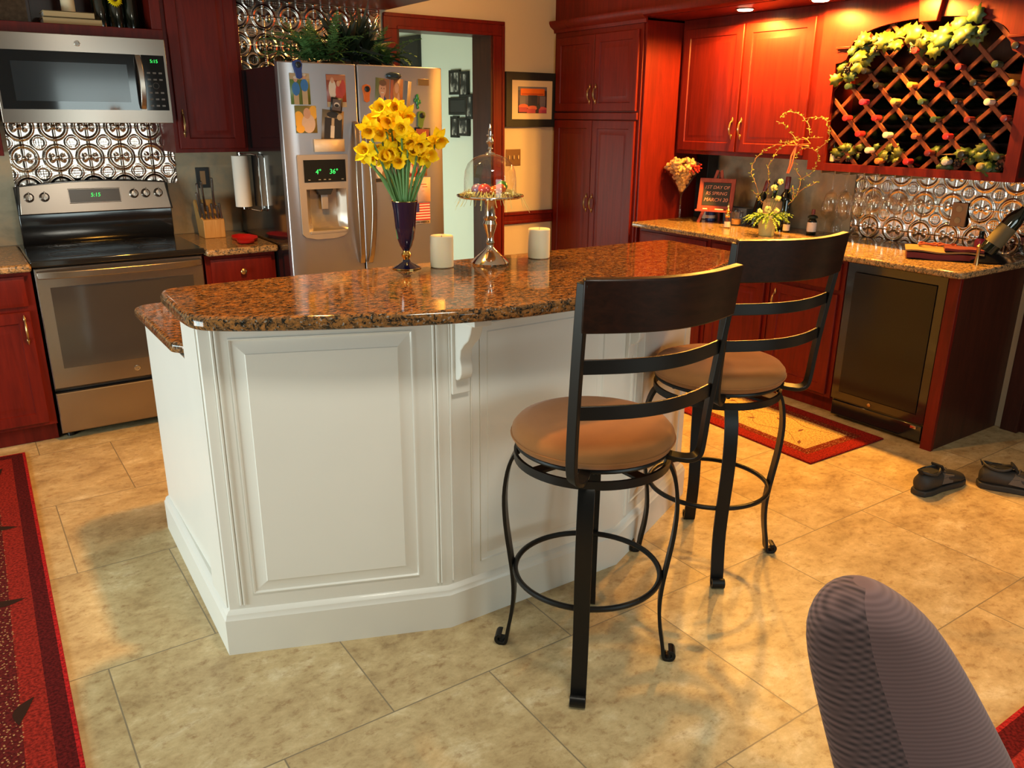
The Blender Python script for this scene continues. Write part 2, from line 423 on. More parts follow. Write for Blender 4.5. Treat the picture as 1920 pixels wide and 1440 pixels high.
def text(name, s, size, mat, M4, parent=None, ext=0.0006, align='CENTER', shear=0):
    cu = bpy.data.curves.new(name, 'FONT'); cu.body = s; cu.size = size; cu.extrude = ext; cu.align_x = align; cu.shear = shear; cu.space_line = 0.95
    t = bpy.data.objects.new('tmp', cu); COL.objects.link(t)
    dg = bpy.context.evaluated_depsgraph_get()
    me = bpy.data.meshes.new_from_object(t.evaluated_get(dg)); bpy.data.objects.remove(t)
    me.materials.clear(); me.materials.append(M[mat]); me.transform(M4)
    if parent is not None and parent.name in OFF: me.transform(Matrix.Translation(-OFF[parent.name]))
    o = bpy.data.objects.new(name, me); COL.objects.link(o)
    if parent is not None: o.parent = parent
    return o
def frame(O, U, Vv):
    U = V(U).normalized(); Vv = V(Vv).normalized(); N = U.cross(Vv); O = V(O)
    return Matrix(((U.x, Vv.x, N.x, O.x), (U.y, Vv.y, N.y, O.y), (U.z, Vv.z, N.z, O.z), (0, 0, 0, 1)))
X, Y, Z = V((1, 0, 0)), V((0, 1, 0)), V((0, 0, 1))

# ------------------------------------------------------------------ the room
b = MB(); b.box(-2.4, 5.6, -2.2, 8.2, -0.05, 0); struct('floor', b, 'floortile')
b = MB(); b.box(-2.4, 5.6, -2.2, 8.2, 2.5, 2.55); struct('ceiling', b, 'ceiling')
WY = 5.0
b = MB(); b.box(-2.4, 2.52, WY, WY+0.2, 0, 2.5); b.box(3.24, 4.6, WY, WY+0.2, 0, 2.5); b.box(2.52, 3.24, WY, WY+0.2, 2.10, 2.5)
struct('wall_back', b, 'cream')
b = MB(); b.box(4.45, 4.6, 1.84, WY, 0, 2.5); b.box(4.45, 4.6, -2.2, 0.85, 0, 2.5); b.box(4.45, 4.6, 0.85, 1.84, 2.15, 2.5)
struct('wall_right', b, 'cream')
# left wall with the daylight window opening
b = MB(); b.box(-2.4, -2.28, -2.2, 1.65, 0, 2.5); b.box(-2.4, -2.28, 3.55, WY, 0, 2.5); b.box(-2.4, -2.28, 1.65, 3.55, 0, 0.15); b.box(-2.4, -2.28, 1.65, 3.55, 2.0, 2.5)
struct('wall_left', b, 'taupe')
b = MB()
for y in (1.65, 2.57, 3.50): b.box(-2.36, -2.31, y, y+0.05, 0.15, 2.0)
for z in (0.15, 1.95): b.box(-2.36, -2.31, 1.65, 3.55, z, z+0.05)
struct('window_1', b, 'white')
b = MB(); b.box(-2.4, 5.6, -2.3, -2.2, 0, 2.5); struct('wall_front', b, 'taupe')
b = MB(); b.box(3.42, 3.52, WY+0.2, 8.2, 0, 2.5); struct('wall_hall', b, 'hallwall')
b = MB(); b.box(1.4, 3.42, 8.1, 8.2, 0, 2.5); struct('wall_hallend', b, 'hallwall')
b = MB(); b.box(1.4, 1.5, WY+0.2, 8.1, 0, 2.5); struct('wall_hallleft', b, 'hallwall')
# doorway casing and jambs
b = MB()
for x0, x1, z0, z1 in ((2.43, 2.52, 0, 2.08), (3.24, 3.33, 0, 2.08), (2.43, 3.33, 2.08, 2.17)):
    b.box(x0, x1, WY-0.022, WY, z0, z1)
b.box(2.43, 3.335, WY-0.03, WY-0.02, 2.15, 2.172); b.box(3.315, 3.335, WY-0.03, WY-0.019, 0, 2.15); b.box(2.425, 2.445, WY-0.03, WY-0.019, 0, 2.15)
b.box(3.24, 3.262, WY-0.028, WY-0.02, 0, 2.08); b.box(2.52, 3.24, WY-0.028, WY-0.02, 2.08, 2.10)
struct('trim_1', b, 'cherry', bev=0.003)
b = MB(); b.box(3.225, 3.24, WY-0.02, WY+0.22, 0, 2.1); b.box(2.52, 2.535, WY-0.02, WY+0.22, 0, 2.1); b.box(2.52, 3.24, WY-0.02, WY+0.22, 2.085, 2.1)
struct('trim_2', b, 'hardwood_dark')
# chair rail
b = MB(); b.box(3.335, 3.79, WY-0.02, WY, 0.805, 0.895); b.box(3.335, 3.79, WY-0.032, WY-0.018, 0.872, 0.895); b.box(3.335, 3.79, WY-0.028, WY-0.018, 0.81, 0.83)
struct('trim_3', b, 'cherry', bev=0.003)
b = MB(); b.box(3.335, 3.79, WY-0.018, WY, 0, 0.11); struct('baseboard_back', b, 'cherry')
# dark wooden door to the right of the bar
b = MB(); b.box(4.46, 4.52, 0.92, 1.76, 0, 2.08)
for z0, z1 in ((0.2, 0.95), (1.1, 1.95)):
    b.raised((4.46, 1.64, z0), -Y, Z, -X, 0.6, z1-z0, [(0, 0.002), (0.02, 0.012), (0.05, 0.003), (0.055, 0.003)], 0.01)
struct('door_1', b, 'hardwood_dark')
b = MB(); b.box(4.42, 4.53, 1.76, 1.845, 0, 2.08); b.box(4.42, 4.53, 0.84, 0.925, 0, 2.08); b.box(4.42, 4.53, 0.84, 1.845, 2.08, 2.16)
struct('trim_4', b, 'hardwood_dark', bev=0.003)

# ------------------------------------------------------------------ cabinet parts
DOOR = [(0, -0.003), (0.003, 0), (0.052, 0), (0.056, -0.007), (0.064, -0.008), (0.092, -0.001), (0.095, -0.001)]
DRAW = [(0, -0.006), (0.014, -0.001), (0.018, 0)]
def pull(parent, O, N, L=0.10, along=Z, name='handle'):
    O = V(O); N = V(N); A = V(along)
    b = MB()
    pts = []
    for i in range(9):
        t = -1+2*i/8
        pts.append(O+A*(t*L/2)+N*(0.005+0.022*(1-t*t)**0.6))
    b.tube(pts, [0.0035, 0.0042, 0.005, 0.006, 0.0065, 0.006, 0.005, 0.0042, 0.0035], 8)
    for sgn in (-1, 1):
        b.sphere(O+A*(sgn*L/2)+N*0.004, 0.009, 10, (0.8, 0.8, 1.3))
        b.cyl(O+A*(sgn*(L/2+0.008))+N*0.004, O+A*(sgn*(L/2+0.022))+N*0.003, 0.006, 0.001, 8)
    return obj(name, b, 'brass', parent)
def door(parent, O, U, w_, h_, N, hand=None, hz=0.5, prof=DOOR, t_=0.02, pl=0.10):
    b = MB().raised(O, U, Z, N, w_, h_, prof, t_)
    d = obj('door', b, 'cherry', parent)
    if hand is not None:
        p = V(O)+V(U)*(0.028 if hand == 'l' else w_-0.028)+Z*hz
        pull(d, p, N, pl)
    return d
def drawer(parent, O, U, w_, h_, N, knob=True):
    b = MB().raised(O, U, Z, N, w_, h_, DRAW, 0.02)
    d = obj('drawer', b, 'cherry', parent)
    if knob:
        c = V(O)+V(U)*w_/2+Z*h_/2
        k = MB(); k.lathe([(0.006, 0), (0.006, 0.012), (0.014, 0.016), (0.016, 0.022), (0.010, 0.027), (0.001, 0.028)], c, 16, N)
        obj('knob', k, 'brass', d)
    return d

# ---- stove wall: base cabinets, counters
def base_left(x0, x1, label):
    t = thing('base_cabinet', label, 'cabinet', ((x0+x1)/2, 4.7, 0))
    b = MB().box(x0, x1, 4.36, 4.99, 0.10, 0.862).box(x0, x1, 4.43, 4.99, 0, 0.10)
    obj('body', b, 'cherry', t, bev=0.002)
    return t
t = base_left(1.05, 1.42, 'cherry base cabinet with drawer, between stove and refrigerator')
drawer(t, (1.075, 4.34, 0.70), X, 0.32, 0.14, -Y)
door(t, (1.075, 4.34, 0.12), X, 0.32, 0.555, -Y, 'r', 0.47)
t = base_left(-0.55, 0.262, 'cherry base cabinet left of the stove')
for x in (-0.53, -0.14):
    drawer(t, (x, 4.34, 0.70), X, 0.37, 0.14, -Y, x < -0.3)
    door(t, (x, 4.34, 0.12), X, 0.37, 0.555, -Y, 'r', 0.47)
def counter(name, poly, z0, z1, mat, label, bev=0.012):
    b = MB().prism(poly, z0, z1)
    o = obj(name, b, mat, bev=bev, seg=4); tag(o, label, 'countertop')
    xs = [p[0] for p in poly]; ys = [p[1] for p in poly]
    return place(o, (sum(xs)/len(xs), sum(ys)/len(ys), z0))
counter('countertop', [(1.05, 4.30), (1.425, 4.30), (1.425, 4.985), (1.05, 4.985)], 0.864, 0.90, 'granite2', 'short granite countertop between stove and refrigerator')
counter('countertop', [(-0.56, 4.30), (0.265, 4.30), (0.265, 4.985), (-0.56, 4.985)], 0.864, 0.90, 'granite2', 'granite countertop left of the stove')
# backsplash
def sheet(name, mat, x0, x1, z0, z1):
    b = MB().box(x0, x1, WY-0.008, WY, z0, z1); return struct(name, b, mat)
sheet('trim_5', 'stone', 1.102, 1.47, 0.90, 1.36)
sheet('trim_6', 'stone', -0.6, 0.30, 0.90, 1.5)
sheet('trim_7', 'stone', 0.30, 1.102, 0.9, 1.2)

# pressed tin sheets: true relief
def tin_h(u, v):
    T = 0.154
    a = (u/T) % 1.0; c = (v/T) % 1.0
    fx = min(a, 1-a)*T; fy = min(c, 1-c)*T
    h = 0.0
    d0 = math.hypot(fx, fy); d1 = math.hypot(T/2-fx, T/2-fy)
    h += 0.0040*math.exp(-((d0-0.060)/0.0050)**2)
    h += 0.0022*math.exp(-((d1-0.030)/0.004)**2)
    h += (0.0042 if d0 > 0.060 else 0.0025)*math.exp(-(fx/0.0032)**2)
    h += 0.0015*math.exp(-(fy/0.002)**2)
    if d0 < 0.05:
        th = math.atan2(fy, fx)
        h += 0.0035*max(0, math.sin(4*th))*math.exp(-((d0-0.026)/0.010)**2)*(1+0.4*math.sin(d0*900))
        h += 0.004*math.exp(-(d0/0.007)**2)
    else:
        h += 0.0016*(0.5+0.5*math.sin(u*520))*(0.5+0.5*math.sin(v*520))*math.exp(-((d1-0.0)/0.040)**2)*1.3
    return h
def tin(name, O, U, N, w_, h_, u0=0, v0=0, step=0.0045):
    b = MB(); nu = int(w_/step); nv = int(h_/step); O, U, N = V(O), V(U), V(N)
    g = [[b.v(O+U*(w_*i/nu)+Z*(h_*j/nv)+N*(0.002+tin_h(u0+w_*i/nu, v0+h_*j/nv))) for i in range(nu+1)] for j in range(nv+1)]
    for j in range(nv):
        for i in range(nu): b._f([g[j][i], g[j][i+1], g[j+1][i+1], g[j+1][i]])
    o = obj(name, b, 'tin', sharp=80); o['kind'] = 'structure'; return o
tin('trim_8', (0.30, WY-0.008, 1.19), X, -Y, 0.80, 0.325, 0.09, 0.005)
tin('trim_9', (1.46, WY-0.002, 1.74), X, -Y, 0.95, 0.443, 0.09, 0.11)
tin('trim_10', (4.445, 2.90, 0.90), -Y, -X, 1.05, 0.40, 0.03, 0.09)
b = MB().box(4.437, 4.45, 2.90, 4.066, 0.90, 1.40); struct('trim_11', b, 'stone')

# ---- upper cabinets, stove side
t = thing('wall_cabinet', 'cherry wall cabinet with one raised panel door, right of the microwave', 'cabinet', (1.24, 4.83, 1.365))
b = MB().box(1.045, 1.435, 4.69, WY-0.01, 1.365, 2.5); obj('body', b, 'cherry', t, bev=0.002)
door(t, (1.068, 4.67, 1.385), X, 0.345, 1.0, -Y, 'l', 0.13)
t = thing('wall_cabinet', 'cherry open display cabinet above the microwave', 'cabinet', (0.66, 4.83, 1.92))
b = MB().box(0.265, 1.045, 4.67, WY-0.01, 1.918, 1.965).box(0.995, 1.045, 4.67, WY-0.01, 1.965, 2.5).box(0.265, 0.30, 4.67, WY-0.01, 1.965, 2.5).box(0.30, 0.995, 4.67, WY-0.01, 2.42, 2.5)
obj('frame', b, 'cherry', t, bev=0.002)
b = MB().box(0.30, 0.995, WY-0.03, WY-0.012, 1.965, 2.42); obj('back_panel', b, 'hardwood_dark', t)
t = thing('wall_cabinet', 'cherry wall cabinet left of the microwave', 'cabinet', (-0.15, 4.83, 1.365))
b = MB().box(-0.55, 0.262, 4.69, WY-0.01, 1.365, 2.5); obj('body', b, 'cherry', t, bev=0.002)
door(t, (-0.53, 4.67, 1.385), X, 0.37, 1.0, -Y, 'r', 0.13); door(t, (-0.14, 4.67, 1.385), X, 0.37, 1.0, -Y, 'l', 0.13)

# things in the display cabinet
t = thing('wine_bottle', 'dark bottle standing at the right of the shelf above the microwave', 'bottle', (0.93, 4.80, 1.965))
BOT = [(0.036, 0), (0.037, 0.01), (0.037, 0.17), (0.030, 0.20), (0.014, 0.225), (0.013, 0.29), (0.0145, 0.292), (0.0145, 0.30), (0.012, 0.302)]
obj('glass', MB().lathe(BOT, (0.93, 4.80, 1.965), 20), 'bottleglass', t)
for i, (x, y, lb) in enumerate(((0.86, 4.79, 'dark bottle in the middle of three above the microwave'), (0.79, 4.81, 'dark bottle beside the pale books above the microwave'))):
    dup(t, (x, y, 1.965), 0, lb)
t = thing('sunflower', 'yellow artificial sunflower above the bottles over the microwave', 'flower', (0.855, 4.76, 2.10))
b = MB()
for k in range(22):
    a = 2*PI*k/22; rr = 0.034+0.006*random.random()
    u = V((math.cos(a), 0, math.sin(a))); q = V((-math.sin(a), 0, math.cos(a)))
    c = V((0.855, 4.74, 2.10))
    b.poly([c+u*0.010, c+u*0.024+q*0.006, c+u*rr+V((0, 0.006, 0)), c+u*0.024-q*0.006])
obj('petals', b, 'petal', t, solid=0.001); obj('flower_head', MB().sphere((0.855, 4.742, 2.10), 0.012, 10, (1, 0.5, 1)), 'hardwood_dark', t)
obj('stem', MB().tube([(0.855, 4.75, 2.10), (0.86, 4.775, 2.15), (0.862, 4.79, 2.262)], 0.002, 6), 'stem', t)
for i, (x0, x1, z0, h, lb) in enumerate(((0.52, 0.775, 1.965, 0.031, 'lower tan book lying under another above the microwave'), (0.525, 0.745, 1.996, 0.029, 'upper tan book lying on top of another above the microwave'))):
    t = thing('book', lb, 'book', ((x0+x1)/2, 4.76, z0))
    c = MB().box(x0, x1, 4.70, 4.86, z0, z0+0.004).box(x0, x1, 4.70, 4.86, z0+h-0.004, z0+h).box(x0, x1, 4.70, 4.704, z0, z0+h); obj('cover', c, M['clothcream'], t, bev=0.001)
    obj('pages', MB().box(x0+0.004, x1-0.004, 4.704, 4.855, z0+0.004, z0+h-0.004), 'paper', t)
t = thing('pillar_candle', 'white pillar candle on the stacked books above the microwave', 'candle', (0.645, 4.78, 2.025))
obj('candle', MB().lathe([(0.028, 0), (0.031, 0.003), (0.031, 0.15), (0.027, 0.153), (0.002, 0.148)], (0.645, 4.78, 2.025), 24), 'wax', t)
obj('wick', MB().cyl((0.645, 4.78, 2.172), (0.645, 4.78, 2.185), 0.001, n=6), 'black', t)
t = thing('picture', 'dark framed art leaning left on the shelf above the microwave', 'picture', (0.40, 4.90, 1.965))
b = MB()
b.box(0.305, 0.49, 4.88, 4.90, 1.965, 2.28); obj('frame', b, 'hardwood_dark', t, bev=0.002)
M['paintblot'] = P('mottled_print', (0.16, 0.10, 0.055), 0.7, var=0.9, vs=45)
obj('print', MB().box(0.32, 0.475, 4.877, 4.880, 1.985, 2.26), 'paintblot', t)

# ------------------------------------------------------------------ stove
t = thing('stove', 'stainless steel electric range with black glass top and 5:15 clock', 'stove', (0.66, 4.66, 0))
sx0, sx1, sy = 0.275, 1.037, 4.35
b = MB().box(sx0, sx1, 4.39, 4.975, 0.03, 0.878)
for x in (sx0+0.04, sx1-0.04):
    for y in (4.44, 4.92): b.cyl((x, y, 0), (x, y, 0.03), 0.018)
obj('body', b, 'black', t, bev=0.002)
b = MB().box(sx0-0.012, sx1+0.010, 4.325, 4.95, 0.878, 0.908); obj('cooktop', b, 'black', t, bev=0.006, seg=3)
for cx, cy, r in ((0.46, 4.50, 0.10), (0.85, 4.50, 0.085), (0.46, 4.76, 0.075), (0.85, 4.76, 0.10)):
    obj('burner_ring', MB().tube([(cx+r*math.cos(a*PI/16), cy+r*math.sin(a*PI/16), 0.9085) for a in range(32)], 0.0008, 4, True), 'steel_dark', t)
d = obj('oven_door', MB().raised((sx0, sy, 0.275), X, Z, -Y, sx1-sx0, 0.595, [(0, -0.004), (0.004, 0), (0.01, 0)], 0.035), 'steel', t)
obj('oven_window', MB().raised((sx0+0.055, sy-0.0015, 0.375), X, Z, -Y, sx1-sx0-0.11, 0.40, [(0, 0), (0.003, 0.0005)], 0.002), 'ovenglass', d)
# wide bowed handle
pts = []
for i in range(15):
    t_ = -1+2*i/14; pts.append((0.656+t_*0.372, sy-0.012-0.040*(1-t_**4), 0.838))
obj('handle', MB().bar(pts, Z, 0.034, 0.012), 'steel', d, bev=0.004)
def badge(parent, c, N, r=0.014):
    U = Z.cross(V(N)).normalized()
    b = MB(); b.lathe([(r, 0), (r, 0.002), (r*0.85, 0.003), (r*0.82, 0.0015), (0.001, 0.0015)], c, 24, N)
    c = V(c)+V(N)*0.002
    for s in (-1, 1):
        b.tube([c+U*(s*(0.1+0.45*math.sin(k*PI/6))*r)+Z*(math.cos(k*PI/6)*0.55*r*s) for k in range(7)], r*0.06, 5)
    return obj('badge', b, 'chrome', parent)
badge(d, (0.656, sy-0.0005, 0.325), -Y)
obj('storage_drawer', MB().raised((sx0, sy, 0.045), X, Z, -Y, sx1-sx0, 0.205, [(0, -0.004), (0.004, 0), (0.17*0+0.02, 0)], 0.03), 'steel', t)
# backguard
b = MB(); b.prism([(4.915, 0.905), (4.975, 0.905), (4.975, 1.20), (4.93, 1.20), (4.905, 1.06), (4.905, 0.93)], sx0+0.012, sx1-0.004, Matrix(((0, 0, 1, 0), (1, 0, 0, 0), (0, 1, 0, 0), (0, 0, 0, 1))))
obj('backguard', b, 'black', t, bev=0.004)
# arched stainless control panel, tilted back
PT = frame((0.662, 4.893, 1.062), X, (0, 0.17, 1))
N_ = PT.to_3x3() @ Z
def pan(x, z, d=0.0): return PT @ V((x, z, d))
out = [(-0.365, 0), (0.368, 0), (0.352, 0.142)]+[(0.352-0.704*i/12, 0.142+0.018*math.sin(PI*i/12)) for i in range(1, 12)]+[(-0.352, 0.142)]
cp = obj('control_panel', MB().prism([(x*1.0, z) for x, z in out], -0.012, 0.008, PT), 'steel', t, bev=0.003)
b = MB().prism([(x*1.025, z*1.05-0.002) for x, z in out], -0.03, 0.0, PT); obj('panel_surround', b, 'black', t, bev=0.003)
ds = obj('display', MB().prism([(-0.13, 0.05), (0.115, 0.05), (0.115, 0.115), (-0.13, 0.119)], 0.0082, 0.0095, PT), P('display_glass', (0.10, 0.07, 0.05), 0.25), cp)
M['displayframe'] = P('display_frame', (0.5, 0.36, 0.26), 0.3, 0.6)
b = MB(); q = [pan(-0.133, 0.047, 0.009), pan(0.118, 0.047, 0.009), pan(0.118, 0.118, 0.009), pan(-0.133, 0.122, 0.009)]
b.tube(q, 0.0015, 4, True); obj('display_frame', b, 'displayframe', cp)
text('clock_digits', '5:15', 0.028, 'green_led', frame(pan(-0.005, 0.078, 0.0098), X, PT.to_3x3() @ Y), ds, shear=0.15)
for kx in (-0.315, -0.245, 0.185, 0.245, 0.31):
    b = MB(); c = pan(kx, 0.085, 0.008)
    b.lathe([(0.024, 0), (0.024, 0.003), (0.020, 0.006), (0.018, 0.024), (0.015, 0.028), (0.001, 0.029)], c, 20, N_)
    kk = obj('knob', b, 'steel', cp)
    b = MB(); b.bar([pan(kx, 0.066, 0.036), pan(kx, 0.112, 0.036)], X, 0.006, 0.012); obj('grip', b, 'steel', kk, bev=0.002)

# ------------------------------------------------------------------ microwave
t = thing('microwave', 'stainless over-the-range microwave with black glass door', 'microwave', (0.655, 4.80, 1.515))
mx0, mx1 = 0.275, 1.033
obj('body', MB().box(mx0+0.005, mx1-0.005, 4.66, WY-0.01, 1.52, 1.912), 'black', t)
def bow(x): return 4.605-0.014*(1-((x-0.655)/0.38)**2)
def bowed(x0, x1, z0, z1, off, th, n=14):
    b = MB(); rs = []
    for i in range(n+1):
        x = x0+(x1-x0)*i/n; y = bow(x)-off
        rs.append([V((x, y, z0)), V((x, y, z1)), V((x, y+th, z1)), V((x, y+th, z0))])
    return b.rings(rs)
obj('front_frame', bowed(mx0, mx1, 1.515, 1.915, 0, 0.05), 'steel', t, bev=0.003)
dd = obj('door_glass', bowed(mx0+0.012, 0.885, 1.578, 1.838, 0.003, 0.004), 'blackglass', t)
obj('door_window', bowed(mx0+0.07, 0.84, 1.615, 1.79, 0.0045, 0.002), P('microwave_mesh', (0.02, 0.024, 0.028), 0.15, coat=0.4), dd)
pts = [(0.893+0.004*math.sin(PI*i/10), bow(0.893)-0.012-0.028*math.sin(PI*i/10)**0.5, 1.585+0.25*i/10) for i in range(11)]
obj('handle', MB().bar(pts, X, 0.026, 0.010), 'steel', t, bev=0.003)
kp = obj('keypad', bowed(0.912, mx1-0.014, 1.578, 1.838, 0.003, 0.004, 4), 'blackglass', t)
b = MB(); 
for r in range(6):
    for c_ in range(3):
        if r in (3,) and c_ != 0: continue
        x = 0.938+c_*0.028; z = 1.60+r*0.031
        b.box(x-0.008, x+0.008, bow(x)-0.0040, bow(x)-0.0030, z-0.004, z+0.004)
b.tube([(0.967+0.014*math.cos(a*PI/8), bow(0.967)-0.004, 1.695+0.014*math.sin(a*PI/8)) for a in range(16)], 0.001, 4, True)
obj('keys', b, P('key_print', (0.16, 0.15, 0.14), 0.5), kp)
text('clock_digits', '5:15', 0.022, 'green_led', frame((0.97, bow(0.97)-0.004, 1.803), X, Z), kp)
badge(t, (0.635, bow(0.635)-0.0005, 1.876), -Y, 0.013)

# ------------------------------------------------------------------ knife block, spoon rest, paper towels, outlet
KX0 = -0.052
t = thing('knife_block', 'light wood knife block on the counter beside the stove', 'knife block', (1.21, 4.80, 0.90))
b = MB(); bx = 1.205+KX0; A4 = Matrix(((0, 0, 1, 0), (1, 0, 0, 0), (0, 1, 0, 0), (0, 0, 0, 1)))
b.prism([(4.72, 0.90), (4.85, 0.90), (4.91, 1.08), (4.89, 1.10), (4.80, 1.02), (4.72, 1.0)], bx, bx+0.115, A4)
obj('block', b, 'bamboo', t, bev=0.003)
M['knifehandle'] = P('steel_knife_handle', (0.22, 0.19, 0.17), 0.3, 0.8)
kn = [(1.222, 4.745, 1.0, 0.09, 'small'), (1.245, 4.745, 1.0, 0.075, 's'), (1.27, 4.745, 1.0, 0.085, 's'), (1.295, 4.745, 1.0, 0.075, 's'), (1.312, 4.745, 1.0, 0.085, 's'),
      (1.225, 4.81, 1.035, 0.15, 'b'), (1.25, 4.82, 1.05, 0.145, 'b'), (1.30, 4.83, 1.06, 0.15, 'b'), (1.205+0.005, 4.78, 1.01, 0.13, 'b')]
for i, (x, y, z, L, k) in enumerate(kn):
    big = k == 'b'
    x += KX0; L *= 1.15
    o = MB(); dx = -0.13 if i != 7 else -0.05
    p0 = V((x, y, z-0.004)); dr = V((dx, -0.22, 1)).normalized()
    o.lathe([(0.0075, 0), (0.0095, 0.02), (0.0075, L*0.5), (0.010, L-0.012), (0.008, L-0.002), (0.002, L)], p0, 10, dr, sx=0.75, sy=1.25)
    o = obj('knife', o, 'knifehandle')
    tag(o, 'large steel-handled knife standing at the back of the knife block' if big else 'small steel-handled steak knife in the front row of the knife block', 'knife', 'large knives in the block' if big else 'steak knives in the block')
    place(o, p0)
t = thing('spoon_rest', 'bright red spoon rest on the counter beside the knife block', 'spoon rest', (1.36, 4.55, 0.90))
def plan_dish(parent, name, outline, zb, zr, mat):
    c = V((sum(p[0] for p in outline)/len(outline), sum(p[1] for p in outline)/len(outline), 0)); b = MB(); rs = []
    for f, z in ((0.3, zb), (0.8, zb), (0.95, zb+0.3*(zr-zb)), (1.0, zr), (0.93, zr), (0.85, zb+0.004), (0.2, zb+0.004)):
        rs.append([c+(V((p[0], p[1], 0))-c)*f+Z*z for p in outline])
    b.rings(rs); return obj(name, b, mat, parent, sharp=60)
ol = [(1.30, 4.42), (1.33, 4.40), (1.36, 4.41), (1.37, 4.46), (1.40, 4.50), (1.42, 4.58), (1.405, 4.66), (1.37, 4.70), (1.33, 4.67), (1.31, 4.60), (1.315, 4.52), (1.30, 4.47)]
ol = [((x-1.36)*1.25+1.325, (y-4.55)*1.1+4.54) for x, y in ol]
plan_dish(t, 'dish', ol, 0.901, 0.918, 'red')
t = thing('paper_towel_holder', 'paper towel roll in a wire holder beside the refrigerator', 'paper towel', (1.385, 4.66, 1.06))
b = MB(); b.lathe([(0.045, 1.07), (0.045, 1.345), (0.018, 1.345), (0.018, 1.07)], (1.375, 4.68, 0), 28, cap0=False, cap1=False)
obj('paper_roll', b, 'paper', t)
b = MB(); b.tube([(1.375, 4.68, 1.355), (1.41, 4.58, 1.357), (1.414, 4.50, 1.355), (1.414, 4.485, 1.34), (1.414, 4.485, 1.07), (1.414, 4.50, 1.058), (1.41, 4.58, 1.056), (1.375, 4.68, 1.06)], 0.003, 8)
b.cyl((1.375, 4.68, 1.055), (1.375, 4.68, 1.362), 0.006)
obj('wire_frame', b, 'chrome', t)
t = thing('wall_outlet', 'bronze outlet plate on the stone backsplash behind the knives', 'outlet', (1.243, WY-0.01, 1.165))
obj('plate', MB().box(1.205, 1.28, WY-0.014, WY-0.008, 1.155, 1.27), 'blackplastic', t, bev=0.002)
obj('socket', MB().box(1.228, 1.257, WY-0.0155, WY-0.013, 1.175, 1.25), 'plate', t)

# ------------------------------------------------------------------ refrigerator
t = thing('refrigerator', 'stainless side-by-side refrigerator covered with photos and magnets', 'refrigerator', (1.88, 4.5, 0))
fx0, fx1, fy = 1.425, 2.335, 4.08
obj('cabinet', MB().box(fx0+0.005, fx1-0.005, 4.155, 4.93, 0.02, 1.79), 'black', t, bev=0.004)
obj('kickplate', MB().box(fx0+0.02, fx1-0.02, 4.12, 4.16, 0.0, 0.07), 'black', t)
def fdoor(x0, x1):
    b = MB(); n = 10; rs = []
    for i in range(n+1):
        x = x0+(x1-x0)*i/n
        e = min(x-fx0, fx1-x); y = fy+0.004*((x-1.88)/0.455)**2
        if e < 0.02: y += 0.018*(1-(e/0.02))**2
        rs.append([V((x, y, 0.08)), V((x, y, 1.808)), V((x, 4.145, 1.808)), V((x, 4.145, 0.08))])
    return b.rings(rs)
def cut_recess(mb):
    # carve the dispenser recess out of a closed solid
    def tmp(m_):
        me = bpy.data.meshes.new('t'); bmesh.ops.recalc_face_normals(m_.bm, faces=m_.bm.faces[:]); m_.bm.to_mesh(me); m_.bm.free()
        o = bpy.data.objects.new('t', me); COL.objects.link(o); return o
    a = tmp(mb); c = tmp(MB().box(1.517, 1.733, fy-0.05, fy+0.052, 0.985, 1.20))
    k = a.modifiers.new('b', 'BOOLEAN'); k.operation = 'DIFFERENCE'; k.object = c; k.solver = 'EXACT'
    dg = bpy.context.evaluated_depsgraph_get(); dg.update()
    me = bpy.data.meshes.new_from_object(a.evaluated_get(dg)); out = MB(); out.bm.from_mesh(me)
    bpy.data.objects.remove(a); bpy.data.objects.remove(c)
    return out
dl = obj('freezer_door', cut_recess(fdoor(fx0, 1.824)), 'fridge_steel', t, bev=0.006, seg=3)
dr_ = obj('fridge_door', fdoor(1.831, fx1), 'fridge_steel', t, bev=0.006, seg=3)
for par, x, s in ((dl, 1.786, -1), (dr_, 1.868, 1)):
    pts = []; zz = []
    for i in range(17):
        k = i/16; z = 0.80+0.73*k; q = math.sin(PI*k)
        pts.append((x-s*0.018*(1-q), fy-0.010-0.048*q**0.55, z))
    obj('handle', MB().bar(pts, X, 0.030, 0.016), 'steel', par, bev=0.005)
# dispenser
M['dispgrey'] = P('dispenser_plastic', (0.36, 0.31, 0.27), 0.4, 0.4)
b = MB(); ol = [(1.482, 0.975), (1.50, 0.958), (1.56, 0.945), (1.66, 0.945), (1.71, 0.955), (1.733, 0.975), (1.752, 1.36), (1.748, 1.37), (1.484, 1.37), (1.48, 1.36)]
FR = Matrix(((1, 0, 0, 0), (0, 0, 1, 0), (0, 1, 0, 0), (0, 0, 0, 1)))
dp = obj('dispenser', cut_recess(MB().prism(ol, fy-0.010, fy+0.001, FR)), 'dispgrey', dl, bev=0.002)
obj('dispenser_panel', MB().box(1.51, 1.735, fy-0.0125, fy-0.0095, 1.235, 1.345), 'blackglass', dp)
text('freezer_digits', '4°', 0.034, 'green_led', frame((1.585, fy-0.0132, 1.275), X, Z), dp, shear=0.1)
text('fridge_digits', '36°', 0.034, 'green_led', frame((1.668, fy-0.0132, 1.275), X, Z), dp, shear=0.1)
b = MB()
for x in (1.535, 1.59, 1.618, 1.645, 1.715): b.box(x-0.006, x+0.006, fy-0.0132, fy-0.0125, 1.245, 1.249)
obj('panel_marks', b, P('panel_print', (0.25, 0.25, 0.22), 0.5), dp)
b = MB()  # bowl of the recess
rs = []
for zz, dy in ((1.20, 0.020), (1.195, 0.040), (1.15, 0.048), (1.08, 0.049), (1.03, 0.042), (1.0, 0.026), (0.988, 0.004), (0.985, -0.006)):
    rs.append([V((1.517+0.216*i/12, fy-0.006+(dy+0.006)*min(1, math.sin(PI*i/12)*1.9), zz)) for i in range(13)])
